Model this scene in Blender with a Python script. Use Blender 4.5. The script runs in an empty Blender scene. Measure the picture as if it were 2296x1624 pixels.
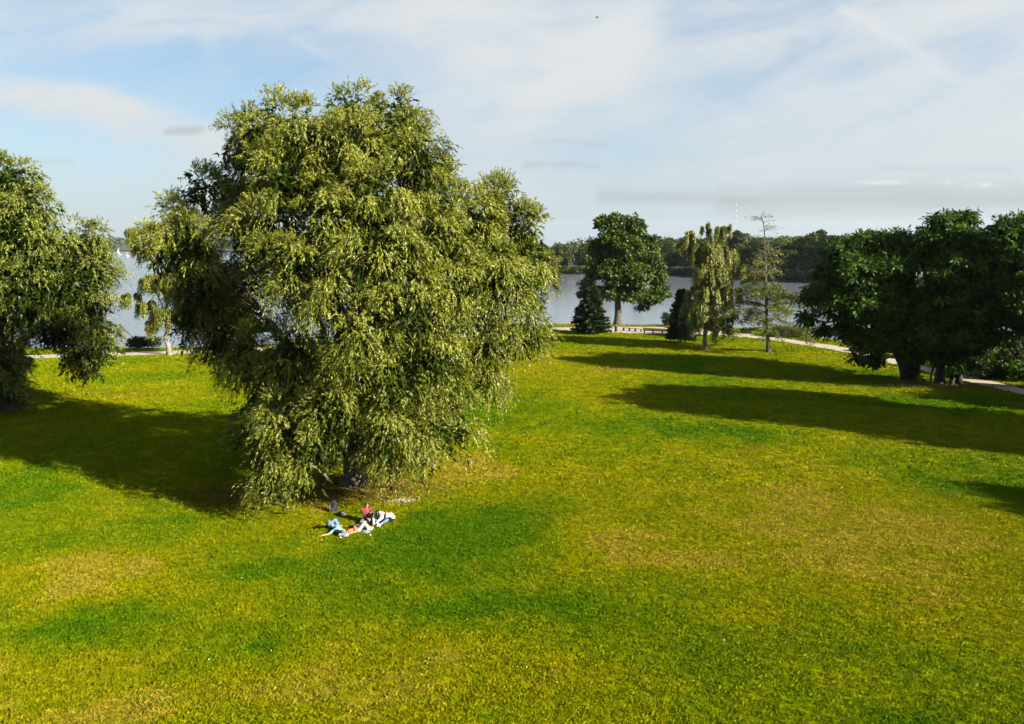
import bpy, bmesh, math, random
import numpy as np
from mathutils import Vector, Matrix
random.seed(7); RNG = np.random.default_rng(11)
S = bpy.context.scene; COL = S.collection
R = math.radians
# ------------------------------------------------------------------ camera
CAM_H = 13.0; F = 1802.0; PITCH = R(8.2)
cam = bpy.data.cameras.new('camera'); cam_o = bpy.data.objects.new('camera', cam); COL.objects.link(cam_o)
cam.sensor_fit = 'HORIZONTAL'; cam.angle = 2*math.atan(1148/F); cam.clip_start = .1; cam.clip_end = 20000
cam_o.location = (0, 0, CAM_H); cam_o.rotation_euler = (math.pi/2-PITCH, 0, 0); S.camera = cam_o
# ------------------------------------------------------------------ light
SUN_EL, SUN_AZ = 24.5, 120.0          # azimuth clockwise from +Y
sd = Vector((math.sin(R(SUN_AZ))*math.cos(R(SUN_EL)), math.cos(R(SUN_AZ))*math.cos(R(SUN_EL)), math.sin(R(SUN_EL))))
sun = bpy.data.lights.new('sun', 'SUN'); sun.energy = 5.0; sun.angle = R(.53); sun.color = (1, .93, .80)
sun_o = bpy.data.objects.new('sun', sun); COL.objects.link(sun_o); sun_o.rotation_euler = sd.to_track_quat('Z', 'Y').to_euler(); sun_o.location = (60, -40, 60)
S.view_settings.view_transform = 'Standard'; S.view_settings.look = 'None'
S.view_settings.exposure = 2.0; S.view_settings.gamma = 1; S.view_settings.use_curve_mapping = False
S.cycles.max_bounces = 6; S.cycles.diffuse_bounces = 1; S.cycles.glossy_bounces = 2; S.cycles.transmission_bounces = 3
S.cycles.transparent_max_bounces = 4

class NB:
    def __init__(s, tree): s.t = tree; s.n = tree.nodes; s.l = tree.links
    def _in(s, sock, v):
        if isinstance(v, bpy.types.NodeSocket): s.l.new(v, sock)
        elif v is not None: sock.default_value = v
    def m(s, op, a, b=None, c=None, clamp=False):
        n = s.n.new('ShaderNodeMath'); n.operation = op; n.use_clamp = clamp
        for i, v in enumerate((a, b, c)): s._in(n.inputs[i], v)
        return n.outputs[0]
    def v(s, op, a, b=None, out=0):
        n = s.n.new('ShaderNodeVectorMath'); n.operation = op
        s._in(n.inputs[0], a); s._in(n.inputs[1], b)
        return n.outputs['Value'] if op in ('LENGTH', 'DOT_PRODUCT', 'DISTANCE') else n.outputs[0]
    def noise(s, vec, scale, detail=3, rough=.5, dist=0, out='Fac'):
        n = s.n.new('ShaderNodeTexNoise'); s._in(n.inputs['Vector'], vec)
        n.inputs['Scale'].default_value = scale; n.inputs['Detail'].default_value = detail
        n.inputs['Roughness'].default_value = rough; n.inputs['Distortion'].default_value = dist
        return n.outputs[out]
    def ss(s, x, a, b, lo=0, hi=1, kind='SMOOTHSTEP'):
        n = s.n.new('ShaderNodeMapRange'); n.interpolation_type = kind
        for k, v in zip(('Value', 'From Min', 'From Max', 'To Min', 'To Max'), (x, a, b, lo, hi)): s._in(n.inputs[k], v)
        return n.outputs[0]
    def mix(s, f, a, b, mode='MIX'):
        n = s.n.new('ShaderNodeMix'); n.data_type = 'RGBA'; n.blend_type = mode
        s._in(n.inputs[0], f)
        for i, v in ((6, a), (7, b)): s._in(n.inputs[i], (tuple(v)+(1,))[:4] if isinstance(v, (tuple, list)) else v)
        return n.outputs[2]
    def sep(s, v):
        n = s.n.new('ShaderNodeSeparateXYZ'); s._in(n.inputs[0], v); return n.outputs
    def comb(s, x, y, z=0):
        n = s.n.new('ShaderNodeCombineXYZ')
        for i, q in enumerate((x, y, z)): s._in(n.inputs[i], q)
        return n.outputs[0]

# ------------------------------------------------------------------ sky
W = bpy.data.worlds.new('World'); S.world = W; W.use_nodes = True
wt = W.node_tree; wt.nodes.clear(); nb = NB(wt)
sky = wt.nodes.new('ShaderNodeTexSky'); sky.sky_type = 'NISHITA'; sky.sun_disc = False
sky.sun_elevation = R(SUN_EL); sky.sun_rotation = R(SUN_AZ); sky.air_density = 1; sky.dust_density = .7; sky.ozone_density = 1.2
tc = wt.nodes.new('ShaderNodeTexCoord').outputs['Generated']
d_ = nb.v('NORMALIZE', tc); dx, dy, dz = nb.sep(d_)
az = nb.m('ARCTAN2', dx, dy); el = nb.m('ARCSINE', dz)
def sky_ang(px, py):
    x = (px-1148)/F; z = -(py-812)/F
    v = Vector((x, math.cos(PITCH)+z*math.sin(PITCH), -math.sin(PITCH)+z*math.cos(PITCH))).normalized()
    return math.atan2(v.x, v.y), math.asin(v.z)
wob = nb.v('SUBTRACT', nb.noise(nb.v('MULTIPLY', d_, (3.0, 3.0, 6.0)), 1.6, 5, .6, .3, 'Color'), (.5, .5, .5))
ang = nb.v('ADD', nb.comb(az, el), nb.v('MULTIPLY', wob, (.16, .10, 0)))
angs = nb.v('ADD', nb.comb(az, el), nb.v('MULTIPLY', wob, (.07, .025, 0)))
def streak(p0, p1, w, inner=0., coord=None):
    a0 = Vector(sky_ang(*p0)+(0,)); a1 = Vector(sky_ang(*p1)+(0,)); ab = a1-a0; L = ab.length
    c = coord or ang; q = nb.v('SUBTRACT', c, tuple(a0)); t = nb.m('DIVIDE', nb.v('DOT_PRODUCT', q, tuple(ab)), L*L, clamp=True)
    n = nb.v('MULTIPLY', nb.comb(t, t, t), tuple(ab)); dd = nb.v('DISTANCE', q, n)
    return nb.ss(dd, inner/F, w/F, 1, 0)
fib = nb.noise(nb.v('MULTIPLY', nb.comb(nb.m('ADD', az, nb.m('MULTIPLY', el, 1.1)), nb.m('SUBTRACT', el, nb.m('MULTIPLY', az, .25))), (3.2, 15., 1)), 1.3, 7, .62, .6)
soft = nb.noise(nb.v('MULTIPLY', d_, (2.2, 2.2, 5)), 1.4, 4, .5, .4)
veil = nb.m('ADD', nb.ss(az, -.6, .35, .16, .66), nb.m('MULTIPLY', nb.m('SUBTRACT', soft, .5), 1.5))
veil = nb.m('ADD', veil, nb.m('MULTIPLY', nb.m('SUBTRACT', fib, .5), 1.9), clamp=True)
parts = [((-120, 195), (230, 250), 70, .95), ((200, 245), (520, 330), 75, .8), ((-100, 20), (1000, 50), 130, .6), ((640, 80), (740, 135), 40, .35),
         ((1000, 30), (1420, 90), 190, .75), ((1420, 80), (1180, 250), 110, .85), ((1060, 210), (1180, 420), 230, .6), ((1380, 110), (1700, 60), 70, .45), ((1700, 40), (2296, 10), 170, .5), ((1650, 330), (2500, 230), 150, .55),
         ((1900, 30), (2150, 185), 26, .5), ((2040, 180), (2400, 330), 130, .35)]
cl = nb.m('MULTIPLY', veil, .8)
for p0, p1, w, s_ in parts:
    k = nb.m('MULTIPLY', streak(p0, p1, w), nb.m('MULTIPLY', s_, nb.ss(fib, .28, .6, .45, 1.15)))
    cl = nb.m('SUBTRACT', 1, nb.m('MULTIPLY', nb.m('SUBTRACT', 1, cl), nb.m('SUBTRACT', 1, k, clamp=True)))
for p0, p1, w, s_ in [((-60, 145), (430, 130), 60, .75), ((-60, 340), (330, 470), 110, .5), ((1480, 190), (1720, 200), 70, .2), ((700, 130), (900, 180), 90, .25)]:
    cl = nb.m('MULTIPLY', cl, nb.m('SUBTRACT', 1, nb.m('MULTIPLY', streak(p0, p1, w), s_)))
for p0, p1, w, s_ in [((1885, 20), (2125, 172), 15, .42), ((-60, 172), (200, 215), 30, .5), ((180, 205), (430, 300), 34, .45), ((640, 85), (720, 125), 16, .25)]:
    k = nb.m('MULTIPLY', streak(p0, p1, w, 0, angs), s_); cl = nb.m('SUBTRACT', 1, nb.m('MULTIPLY', nb.m('SUBTRACT', 1, cl), nb.m('SUBTRACT', 1, k)))
skyc = nb.mix(1., sky.outputs[0], (.052, .056, .058), 'MULTIPLY')
hz = nb.ss(el, .0, .20, 1, 0)
skyc = nb.mix(nb.m('MULTIPLY', hz, .85), skyc, (.160, .196, .222))
skyc = nb.mix(nb.m('MULTIPLY', nb.m('SUBTRACT', 1, hz), .55), skyc, (.118, .178, .242))
cloudc = nb.mix(hz, (.256, .266, .270), (.218, .230, .236))
out = nb.mix(nb.m('MULTIPLY', cl, nb.ss(el, .0, .11, .30, 1)), skyc, cloudc)
st = nb.m('MAXIMUM', streak((1620, 446), (2700, 446), 52, 0, angs), nb.m('MULTIPLY', streak((1360, 434), (2000, 442), 26, 0, angs), .75))
st = nb.m('MAXIMUM', st, nb.m('MULTIPLY', streak((1640, 468), (2600, 480), 14, 2, angs), .6))
st = nb.m('MULTIPLY', st, nb.ss(nb.noise(nb.v('MULTIPLY', nb.comb(az, el), (3, 70, 1)), 1.5, 4, .55), .35, .6, .5, 1))
out = nb.mix(nb.m('MULTIPLY', st, .85), out, (.150, .158, .164))
wt_ = nb.m('MULTIPLY', streak((1900, 413), (2500, 409), 7, 0, angs), nb.ss(nb.noise(nb.comb(az, el), 34, 2), .45, .6))
out = nb.mix(nb.m('MULTIPLY', wt_, .7), out, (.27, .27, .265))
sno = nb.noise(nb.v('MULTIPLY', nb.comb(az, el), (14, 60, 1)), 1.2, 4, .6)
for p0, p1, w, k in [((1190, 322), (1350, 321), 12, .22), ((1195, 371), (1350, 368), 14, .36), ((1960, 377), (2250, 380), 8, .22), ((372, 290), (440, 291), 17, .5), ((60, 362), (150, 363), 12, .15)]:
    out = nb.mix(nb.m('MULTIPLY', streak(p0, p1, w, 0, angs), nb.m('MULTIPLY', k, nb.ss(sno, .3, .6, .3, 1.3))), out, (.150, .158, .168))
out = nb.mix(nb.ss(el, -.06, -.005, 1, 0), out, (.10, .11, .12))
bg = wt.nodes.new('ShaderNodeBackground'); wt.links.new(out, bg.inputs[0]); bg.inputs[1].default_value = .732
wo = wt.nodes.new('ShaderNodeOutputWorld'); wt.links.new(bg.outputs[0], wo.inputs[0])

# ------------------------------------------------------------------ helpers
CP, SP = math.cos(PITCH), math.sin(PITCH)
def ray(px, py):
    a = (px-1148)/F; b = -(py-812)/F
    return np.array((a, CP+b*SP, -SP+b*CP))
def G(px, py, z=0.):                   # ground point (at height z) surveyed from the picture
    d = ray(px, py); t = (z-CAM_H)/d[2]; return Vector((d[0]*t, d[1]*t, z))
def D(px, py, Y):                      # point in the upright plane at distance Y
    d = ray(px, py); t = Y/d[1]; return Vector((d[0]*t, Y, CAM_H+d[2]*t))
def tag(o, label=None, cat=None, group=None, kind=None):
    for k, v in (('label', label), ('category', cat), ('group', group), ('kind', kind)):
        if v: o[k] = v
    return o
def empty(name, loc, rz=0):
    o = bpy.data.objects.new(name, None); COL.objects.link(o); o.location = loc; o.rotation_euler = (0, 0, rz); o.empty_display_size = .3; return o
def obj(name, me, mat=None, parent=None, keep_world=True):
    o = bpy.data.objects.new(name, me); COL.objects.link(o)
    if mat is not None:
        for x in (mat if isinstance(mat, (list, tuple)) else [mat]): me.materials.append(x)
    if parent is not None:
        o.parent = parent
        if keep_world:
            o.matrix_parent_inverse = (Matrix.Translation(parent.location) @ parent.rotation_euler.to_matrix().to_4x4()).inverted()
    return o
def from_bm(bm, name, smooth=True):
    me = bpy.data.meshes.new(name); bm.to_mesh(me); bm.free()
    if smooth:
        for p in me.polygons: p.use_smooth = True
    return me
def arr_mesh(name, V, Fc, tint=None, smooth=False):
    V = np.asarray(V, np.float32).reshape(-1, 3); Fc = np.asarray(Fc, np.int32); k = Fc.shape[1]; n = len(Fc)
    me = bpy.data.meshes.new(name); me.vertices.add(len(V)); me.vertices.foreach_set('co', V.ravel())
    me.loops.add(n*k); me.loops.foreach_set('vertex_index', Fc.ravel()); me.polygons.add(n)
    me.polygons.foreach_set('loop_start', np.arange(n, dtype=np.int32)*k)
    if smooth: me.polygons.foreach_set('use_smooth', np.ones(n, bool))
    me.update(calc_edges=True)
    if tint is not None:
        a = me.attributes.new('tint', 'FLOAT', 'FACE'); a.data.foreach_set('value', np.asarray(tint, np.float32))
    return me
def nrm(a): return a/np.maximum(np.linalg.norm(a, axis=-1, keepdims=True), 1e-9)
def sph(n): return nrm(RNG.normal(size=(n, 3)))
def leaves(base, direc, L, Wd, quad=True, side=None):
    n = len(base); d = nrm(direc); s = side if side is not None else nrm(np.cross(d, sph(n)))
    L = np.broadcast_to(L, n)[:, None]; Wd = np.broadcast_to(Wd, n)[:, None]
    if quad:
        V = np.stack([base, base+d*L*.45+s*Wd*.5, base+d*L, base+d*L*.45-s*Wd*.5], 1)
        return V.reshape(-1, 3), np.arange(n*4).reshape(-1, 4)
    V = np.stack([base-s*Wd*.5, base+s*Wd*.5, base+d*L], 1)
    return V.reshape(-1, 3), np.arange(n*3).reshape(-1, 3)
def twigs(P, dr, L, droop, K, leafL, leafW, spread=.75, quad=False, tint=None, out=None):
    n = len(P); t = RNG.uniform(.08, 1, (n, K)); L = np.broadcast_to(L, n)[:, None, None]; g = np.broadcast_to(droop, n)[:, None, None]
    T = t[..., None]; dn = np.array((0, 0, -1.))
    pos = P[:, None]+dr[:, None]*L*T+dn*L*g*T*T
    tan = nrm(dr[:, None]+dn*2*g*T)
    sz = RNG.uniform(.7, 1.25, n*K)
    ld = nrm(tan.reshape(-1, 3)*.9+sph(n*K)*spread+dn*.15)
    sdv = None if out is None else nrm(np.cross(ld, nrm(np.repeat(out, K, 0)+sph(n*K)*.55)))
    V, Fc = leaves(pos.reshape(-1, 3), ld, leafL*sz, leafW*sz, quad, sdv)
    tt = np.repeat(tint if tint is not None else RNG.uniform(0, 1, n), K)*.6+RNG.uniform(0, .4, n*K)
    return V, Fc, tt
def cat_geo(parts):
    Vs, Fs, Ts, o = [], [], [], 0
    for V, Fc, T in parts:
        Vs.append(V); Fs.append(Fc+o); Ts.append(T); o += len(V)
    return np.concatenate(Vs), np.concatenate(Fs), np.concatenate(Ts)
def tube_arrays(pts, rad, seg=8):
    pts = np.asarray([tuple(p) for p in pts], float); n = len(pts); rad = np.asarray(rad, float)
    tan = np.gradient(pts, axis=0); tan = nrm(tan)
    ref = np.where(np.abs(tan[:, 2:3]) > .9, np.array([[1., 0, 0]]), np.array([[0, 0, 1.]]))
    a = nrm(np.cross(tan, ref)); b = np.cross(tan, a)
    th = np.linspace(0, 2*math.pi, seg, endpoint=False)
    V = pts[:, None]+(a[:, None]*np.cos(th)[None, :, None]+b[:, None]*np.sin(th)[None, :, None])*rad[:, None, None]
    V = V.reshape(-1, 3); Fs = []
    for i in range(n-1):
        for j in range(seg):
            k = (j+1) % seg; Fs.append((i*seg+j, i*seg+k, (i+1)*seg+k, (i+1)*seg+j))
    return V, np.array(Fs), np.zeros(len(Fs))
def wander(p0, p1, n=6, amp=.06, sag=0.):
    p0 = np.array(tuple(p0)); p1 = np.array(tuple(p1)); L = np.linalg.norm(p1-p0); t = np.linspace(0, 1, n)[:, None]
    P = p0+(p1-p0)*t; P += RNG.normal(size=(n, 3))*amp*L*np.sin(np.pi*t); P[:, 2] += sag*L*np.sin(np.pi*t[:, 0]); return P
def tubes(name, lst, mat, parent, seg=8):
    V, Fc, T = cat_geo([tube_arrays(p, r, seg) for p, r in lst]); return obj(name, arr_mesh(name, V, Fc, None, True), mat, parent)
def box(bm, c, s, rot=None, bev=0):
    r = bmesh.ops.create_cube(bm, size=1); M = Matrix.Translation(c) @ ((rot.to_4x4() if rot else Matrix.Identity(4))) @ Matrix.Diagonal((s[0], s[1], s[2], 1))
    bmesh.ops.transform(bm, matrix=M, verts=r['verts'])
    if bev: bmesh.ops.bevel(bm, geom=list({e for v in r['verts'] for e in v.link_edges}), offset=bev, segments=2, affect='EDGES')
# ------------------------------------------------------------------ materials
def mat(name):
    m = bpy.data.materials.new(name); m.use_nodes = True; t = m.node_tree; return m, NB(t), t.nodes['Principled BSDF'], t.nodes['Material Output']
def plain(name, c, rough=.6, var=.2, scale=8, metal=0, spec=.5, bump=0.):
    m, n, b, o = mat(name); p = n.n.new('ShaderNodeTexCoord').outputs['Object']
    f = n.noise(p, scale, 4); b.inputs['Roughness'].default_value = rough; b.inputs['Metallic'].default_value = metal; b.inputs['Specular IOR Level'].default_value = spec
    n.l.new(n.mix(n.ss(f, .3, .7), tuple(x*(1-var) for x in c), tuple(min(1, x*(1+var)) for x in c)), b.inputs['Base Color'])
    if bump:
        bn = n.n.new('ShaderNodeBump'); bn.inputs['Strength'].default_value = bump; bn.inputs['Distance'].default_value = .02
        n.l.new(n.noise(p, scale*3, 5), bn.inputs['Height']); n.l.new(bn.outputs[0], b.inputs['Normal'])
    return m
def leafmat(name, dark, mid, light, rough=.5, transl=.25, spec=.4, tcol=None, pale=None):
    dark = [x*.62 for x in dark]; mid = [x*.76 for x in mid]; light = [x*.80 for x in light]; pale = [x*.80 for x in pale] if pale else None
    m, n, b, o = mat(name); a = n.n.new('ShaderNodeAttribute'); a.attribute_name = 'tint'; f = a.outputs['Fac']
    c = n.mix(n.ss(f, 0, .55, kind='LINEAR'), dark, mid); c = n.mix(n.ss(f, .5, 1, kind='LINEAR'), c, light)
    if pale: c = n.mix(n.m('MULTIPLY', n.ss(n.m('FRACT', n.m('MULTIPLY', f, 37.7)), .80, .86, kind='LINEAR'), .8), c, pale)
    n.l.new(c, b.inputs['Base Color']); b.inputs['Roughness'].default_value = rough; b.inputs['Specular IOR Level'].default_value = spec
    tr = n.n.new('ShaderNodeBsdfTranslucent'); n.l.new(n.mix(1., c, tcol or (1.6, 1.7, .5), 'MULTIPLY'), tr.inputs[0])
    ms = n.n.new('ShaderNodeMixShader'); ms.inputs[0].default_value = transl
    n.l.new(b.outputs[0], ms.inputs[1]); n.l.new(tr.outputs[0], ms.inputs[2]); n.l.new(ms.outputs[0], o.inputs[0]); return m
def bark(name, c1, c2, scale=6, stretch=.25):
    c1 = [x*.75 for x in c1]; c2 = [x*.75 for x in c2]
    m, n, b, o = mat(name); p = n.v('MULTIPLY', n.n.new('ShaderNodeTexCoord').outputs['Object'], (1, 1, stretch))
    f = n.noise(p, scale, 6, .65); n.l.new(n.mix(n.ss(f, .35, .62), c1, c2), b.inputs['Base Color']); b.inputs['Roughness'].default_value = .85
    bn = n.n.new('ShaderNodeBump'); bn.inputs['Distance'].default_value = .05; n.l.new(f, bn.inputs['Height']); n.l.new(bn.outputs[0], b.inputs['Normal']); return m

# lawn colour: patches of dry and lush grass, laid out in ground metres (shared by turf and blades)
lg = bpy.data.node_groups.new('lawn_colour', 'ShaderNodeTree')
lg.interface.new_socket('Color', in_out='OUTPUT', socket_type='NodeSocketColor'); lg.interface.new_socket('Fac', in_out='OUTPUT', socket_type='NodeSocketFloat')
n = NB(lg); pos = n.n.new('ShaderNodeNewGeometry').outputs['Position']; xy = n.v('MULTIPLY', pos, (1, 1, 0))
wn = n.v('SUBTRACT', n.noise(xy, .16, 5, .6, 0, 'Color'), (.5, .5, .5)); wn = n.v('MULTIPLY', wn, (9, 9, 0)); wxy = n.v('ADD', xy, wn)
big = n.noise(xy, .085, 4, .6, .5); med = n.noise(n.v('ADD', xy, (40, 7, 0)), .42, 5, .62, .3); fine = n.noise(xy, 2.6, 4, .65)
dry = n.m('ADD', n.m('MULTIPLY', n.m('SUBTRACT', big, .5), 1.7), n.m('MULTIPLY', n.m('SUBTRACT', med, .5), 1.1)); dry = n.m('ADD', dry, .47)
PATCH = [  # px, py, half widths in m, strength (+dry / -lush)
    (1080, 1165, 4.2, 3.4, -.95), (820, 1265, 8, 2.4, -.65), (1000, 1215, 5, 2.2, -.6), (1250, 1360, 7, 3.5, -.5), (130, 1180, 7, 6, -.45), (60, 1080, 5, 5, -.5), (230, 1400, 4.0, 1.8, -.5),
    (130, 1290, 4.2, 2.4, .7), (1150, 950, 5, 4, -.3), (1010, 1045, 4.5, 3.4, .95), (1500, 960, 9, 4, -.30), (1620, 975, 4, 3, -.25), (1900, 840, 18, 5, -.35), (2100, 900, 14, 5, -.5),
    (1450, 880, 14, 6, .1), (1250, 830, 9, 9, .35), (1365, 828, 3.0, 2.6, .4), (1450, 1060, 14, 6, .22), (1800, 1120, 15, 9, .28), (2000, 1450, 4.5, 3.5, -.25), (1650, 1230, 11, 5, .4), (1500, 1420, 8, 3, .15), (1900, 1300, 10, 5, .25),
    (300, 830, 20, 8, .12), (480, 850, 9, 4, -.25), (200, 900, 8, 3, .25), (100, 1560, 7, 3, .5), (700, 1560, 9, 2.4, .32), (1150, 1480, 5, 2, .1), (1900, 1560, 5, 2, .15), (2200, 1500, 4, 5, -.1),
    (1560, 1500, 4, 1.5, -.2), (2200, 1080, 5, 5, -.3), (1660, 790, 12, 1.8, .4), (1500, 765, 30, 2.5, -.2), (1660, 805, 9, 1.3, -.2), (700, 1110, 5, 3, .45), (900, 1110, 5.5, 3.0, .35), (850, 1530, 30, 1.5, .1), (2050, 870, 9, 2, -.2)]
for px, py, a_, b_, s_ in PATCH:
    c = G(px, py); q = n.v('MULTIPLY', n.v('SUBTRACT', wxy, (c.x, c.y, 0)), (1/a_, 1/b_, 0)); dd = n.v('LENGTH', q)
    dry = n.m('ADD', dry, n.ss(dd, .25, 1.45, s_*.62, 0))
dry = n.m('ADD', dry, n.m('MULTIPLY', n.m('SUBTRACT', fine, .5), .28), clamp=True)
col = n.mix(n.ss(dry, 0, .42), (.054, .112, .0003), (.120, .150, .0003)); col = n.mix(n.ss(dry, .38, .72), col, (.170, .170, .0006)); col = n.mix(n.ss(dry, .74, 1.), col, (.225, .182, .012))
bare = None
for px, py, a_, b_, s_ in [(795, 1095, 5.2, 3.0, .9), (560, 1110, 4.5, 2.4, .75), (1365, 828, 1.9, .9, .9), (1475, 848, 1.6, .7, .8), (2110, 862, 8.5, .9, 1.), (1680, 1010, 1.4, 1.2, .3), (1725, 793, 3, .8, .5), (1640, 785, 7, 1.2, .5), (1440, 765, 9, .5, .4), (250, 885, 6, 1.6, .45)]:
    c = G(px, py); q = n.v('MULTIPLY', n.v('SUBTRACT', n.v('ADD', xy, n.v('MULTIPLY', wn, (.25, .18, 0))), (c.x, c.y, 0)), (1/a_, 1/b_, 0))
    k = n.ss(n.v('LENGTH', q), .3, 1.25, s_, 0); bare = k if bare is None else n.m('MAXIMUM', bare, k)
bare = n.m('MULTIPLY', bare, n.ss(n.noise(xy, 1.7, 5, .7), .35, .62))
col = n.mix(bare, col, (.115, .058, .018))
tx = n.noise(xy, 3.4, 4, .7, .4); tx2 = n.noise(n.v('MULTIPLY', xy, (1, 1.3, 0)), .9, 3, .6, .5); col = n.mix(1., col, n.mix(n.ss(tx, .30, .70), (.68, .74, .5), (1.20, 1.16, 1.5)), 'MULTIPLY'); col = n.mix(1., col, n.mix(n.ss(tx2, .3, .7), (.86, .92, .9), (1.08, 1.04, 1.)), 'MULTIPLY')
go = n.n.new('NodeGroupOutput'); n.l.new(col, go.inputs[0]); n.l.new(bare, go.inputs[1])

M = {}
m, n, b, o = mat('turf'); g = n.n.new('ShaderNodeGroup'); g.node_tree = lg; geo = n.n.new('ShaderNodeNewGeometry').outputs['Position']
f2 = n.noise(geo, 9, 5, .7); f3 = n.noise(n.v('MULTIPLY', geo, (1, 1, 0)), 1.1, 5, .7); c = n.mix(n.ss(f2, .3, .72), (.66, .68, .6), (1.25, 1.2, 1.1)); c = n.mix(1., n.mix(1., g.outputs[0], c, 'MULTIPLY'), n.mix(n.ss(f3, .3, .7), (.74, .8, .8), (1.14, 1.1, 1.05)), 'MULTIPLY')
n.l.new(c, b.inputs['Base Color']); b.inputs['Roughness'].default_value = .95; b.inputs['Specular IOR Level'].default_value = .0
bn = n.n.new('ShaderNodeBump'); bn.inputs['Strength'].default_value = .9; bn.inputs['Distance'].default_value = .10; n.l.new(n.m('ADD', f2, n.m('MULTIPLY', f3, .8)), bn.inputs['Height']); n.l.new(bn.outputs[0], b.inputs['Normal']); M['turf'] = m
m, n, b, o = mat('grass_blade'); g = n.n.new('ShaderNodeGroup'); g.node_tree = lg; oi = n.n.new('ShaderNodeObjectInfo').outputs['Random']
c = n.mix(1., g.outputs[0], n.mix(oi, (.86, .89, .8), (1.16, 1.13, 1.1)), 'MULTIPLY'); c = n.mix(n.ss(oi, .93, .98), c, n.mix(1., c, (1.3, 1.15, 1.8), 'MULTIPLY'))
n.l.new(c, b.inputs['Base Color']); b.inputs['Roughness'].default_value = .7; b.inputs['Specular IOR Level'].default_value = .05
tr = n.n.new('ShaderNodeBsdfTranslucent'); n.l.new(n.mix(1., c, (1.3, 1.3, .6), 'MULTIPLY'), tr.inputs[0]); ms = n.n.new('ShaderNodeMixShader'); ms.inputs[0].default_value = .25
n.l.new(b.outputs[0], ms.inputs[1]); n.l.new(tr.outputs[0], ms.inputs[2]); n.l.new(ms.outputs[0], o.inputs[0]); M['blade'] = m
m, n, b, o = mat('gravel'); geo = n.n.new('ShaderNodeNewGeometry').outputs['Position']; f = n.noise(geo, .5, 5, .6); f2 = n.noise(geo, 14, 3)
n.l.new(n.mix(n.ss(f2, .3, .7, .0, .4), n.mix(n.ss(f, .3, .7), (.34, .27, .205), (.27, .215, .165)), (.17, .13, .10)), b.inputs['Base Color']); b.inputs['Roughness'].default_value = .95; M['gravel'] = m
m, n, b, o = mat('lake'); geo = n.n.new('ShaderNodeNewGeometry').outputs['Position']; b.inputs['Roughness'].default_value = .12; b.inputs['IOR'].default_value = 1.33
ws = n.noise(geo, .012, 4, .6, .5); n.l.new(n.mix(n.ss(ws, .35, .65), (.108, .122, .142), (.122, .134, .152)), b.inputs['Base Color'])
w1 = n.noise(n.v('MULTIPLY', geo, (.45, 1, 1)), 1.3, 4, .6); w2 = n.noise(n.v('MULTIPLY', geo, (.4, 1, 1)), .22, 3, .55)
bn = n.n.new('ShaderNodeBump'); gx = n.sep(geo)[0]; n.l.new(n.m('MULTIPLY', n.ss(ws, .3, .7, .6, 1.), n.ss(gx, -140, 30, 1., .10)), bn.inputs['Strength']); bn.inputs['Distance'].default_value = .42
n.l.new(n.m('ADD', n.m('MULTIPLY', w1, .4), w2), bn.inputs['Height']); n.l.new(bn.outputs[0], b.inputs['Normal']); M['lake'] = m
M['willow'] = leafmat('willow_leaf', (.030, .050, .002), (.126, .146, .004), (.285, .290, .036), .42, .11, .15, None, (.40, .385, .12))
M['willow2'] = leafmat('willow_leaf_green', (.024, .044, .002), (.090, .114, .004), (.210, .220, .030), .42, .11, .15, None, (.36, .37, .12))
M['birch'] = leafmat('birch_leaf', (.062, .080, .005), (.150, .165, .010), (.27, .24, .02), .5, .25)
M['oak'] = leafmat('oak_leaf', (.020, .042, .002), (.048, .086, .003), (.10, .145, .006), .55, .2, .3)
M['catalpa'] = leafmat('catalpa_leaf', (.010, .026, .002), (.032, .066, .004), (.085, .150, .010), .6, .2, .12)
M['conifer'] = leafmat('conifer_needle', (.008, .020, .007), (.018, .036, .011), (.04, .060, .016), .6, .08, .2)
M['larch'] = leafmat('larch_needle', (.045, .066, .006), (.105, .130, .010), (.18, .175, .024), .55, .25, .3)
M['far'] = leafmat('woodland_leaf', (.013, .024, .003), (.034, .052, .005), (.085, .105, .012), .7, .1, .15)
M['bush'] = leafmat('bush_leaf', (.014, .026, .005), (.03, .05, .008), (.065, .085, .015), .6, .2, .3)
M['bark'] = bark('willow_bark', (.018, .014, .010), (.065, .050, .036)); M['bark2'] = bark('pale_bark', (.025, .020, .013), (.10, .078, .052))
M['bark3'] = bark('dark_bark', (.008, .007, .005), (.030, .024, .018))
m, n, b, o = mat('birch_bark'); p = n.v('MULTIPLY', n.n.new('ShaderNodeTexCoord').outputs['Object'], (1, 1, 2.4)); f = n.noise(p, 1.6, 5, .7, .4)
n.l.new(n.mix(n.ss(f, .46, .56), (.18, .155, .12), (.03, .025, .018)), b.inputs['Base Color']); b.inputs['Roughness'].default_value = .7; M['birchbark'] = m
M['soil'] = plain('bank_soil', (.05, .045, .03), .95); M['farland'] = plain('meadow', (.014, .022, .004), .95, .3, .01)

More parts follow.
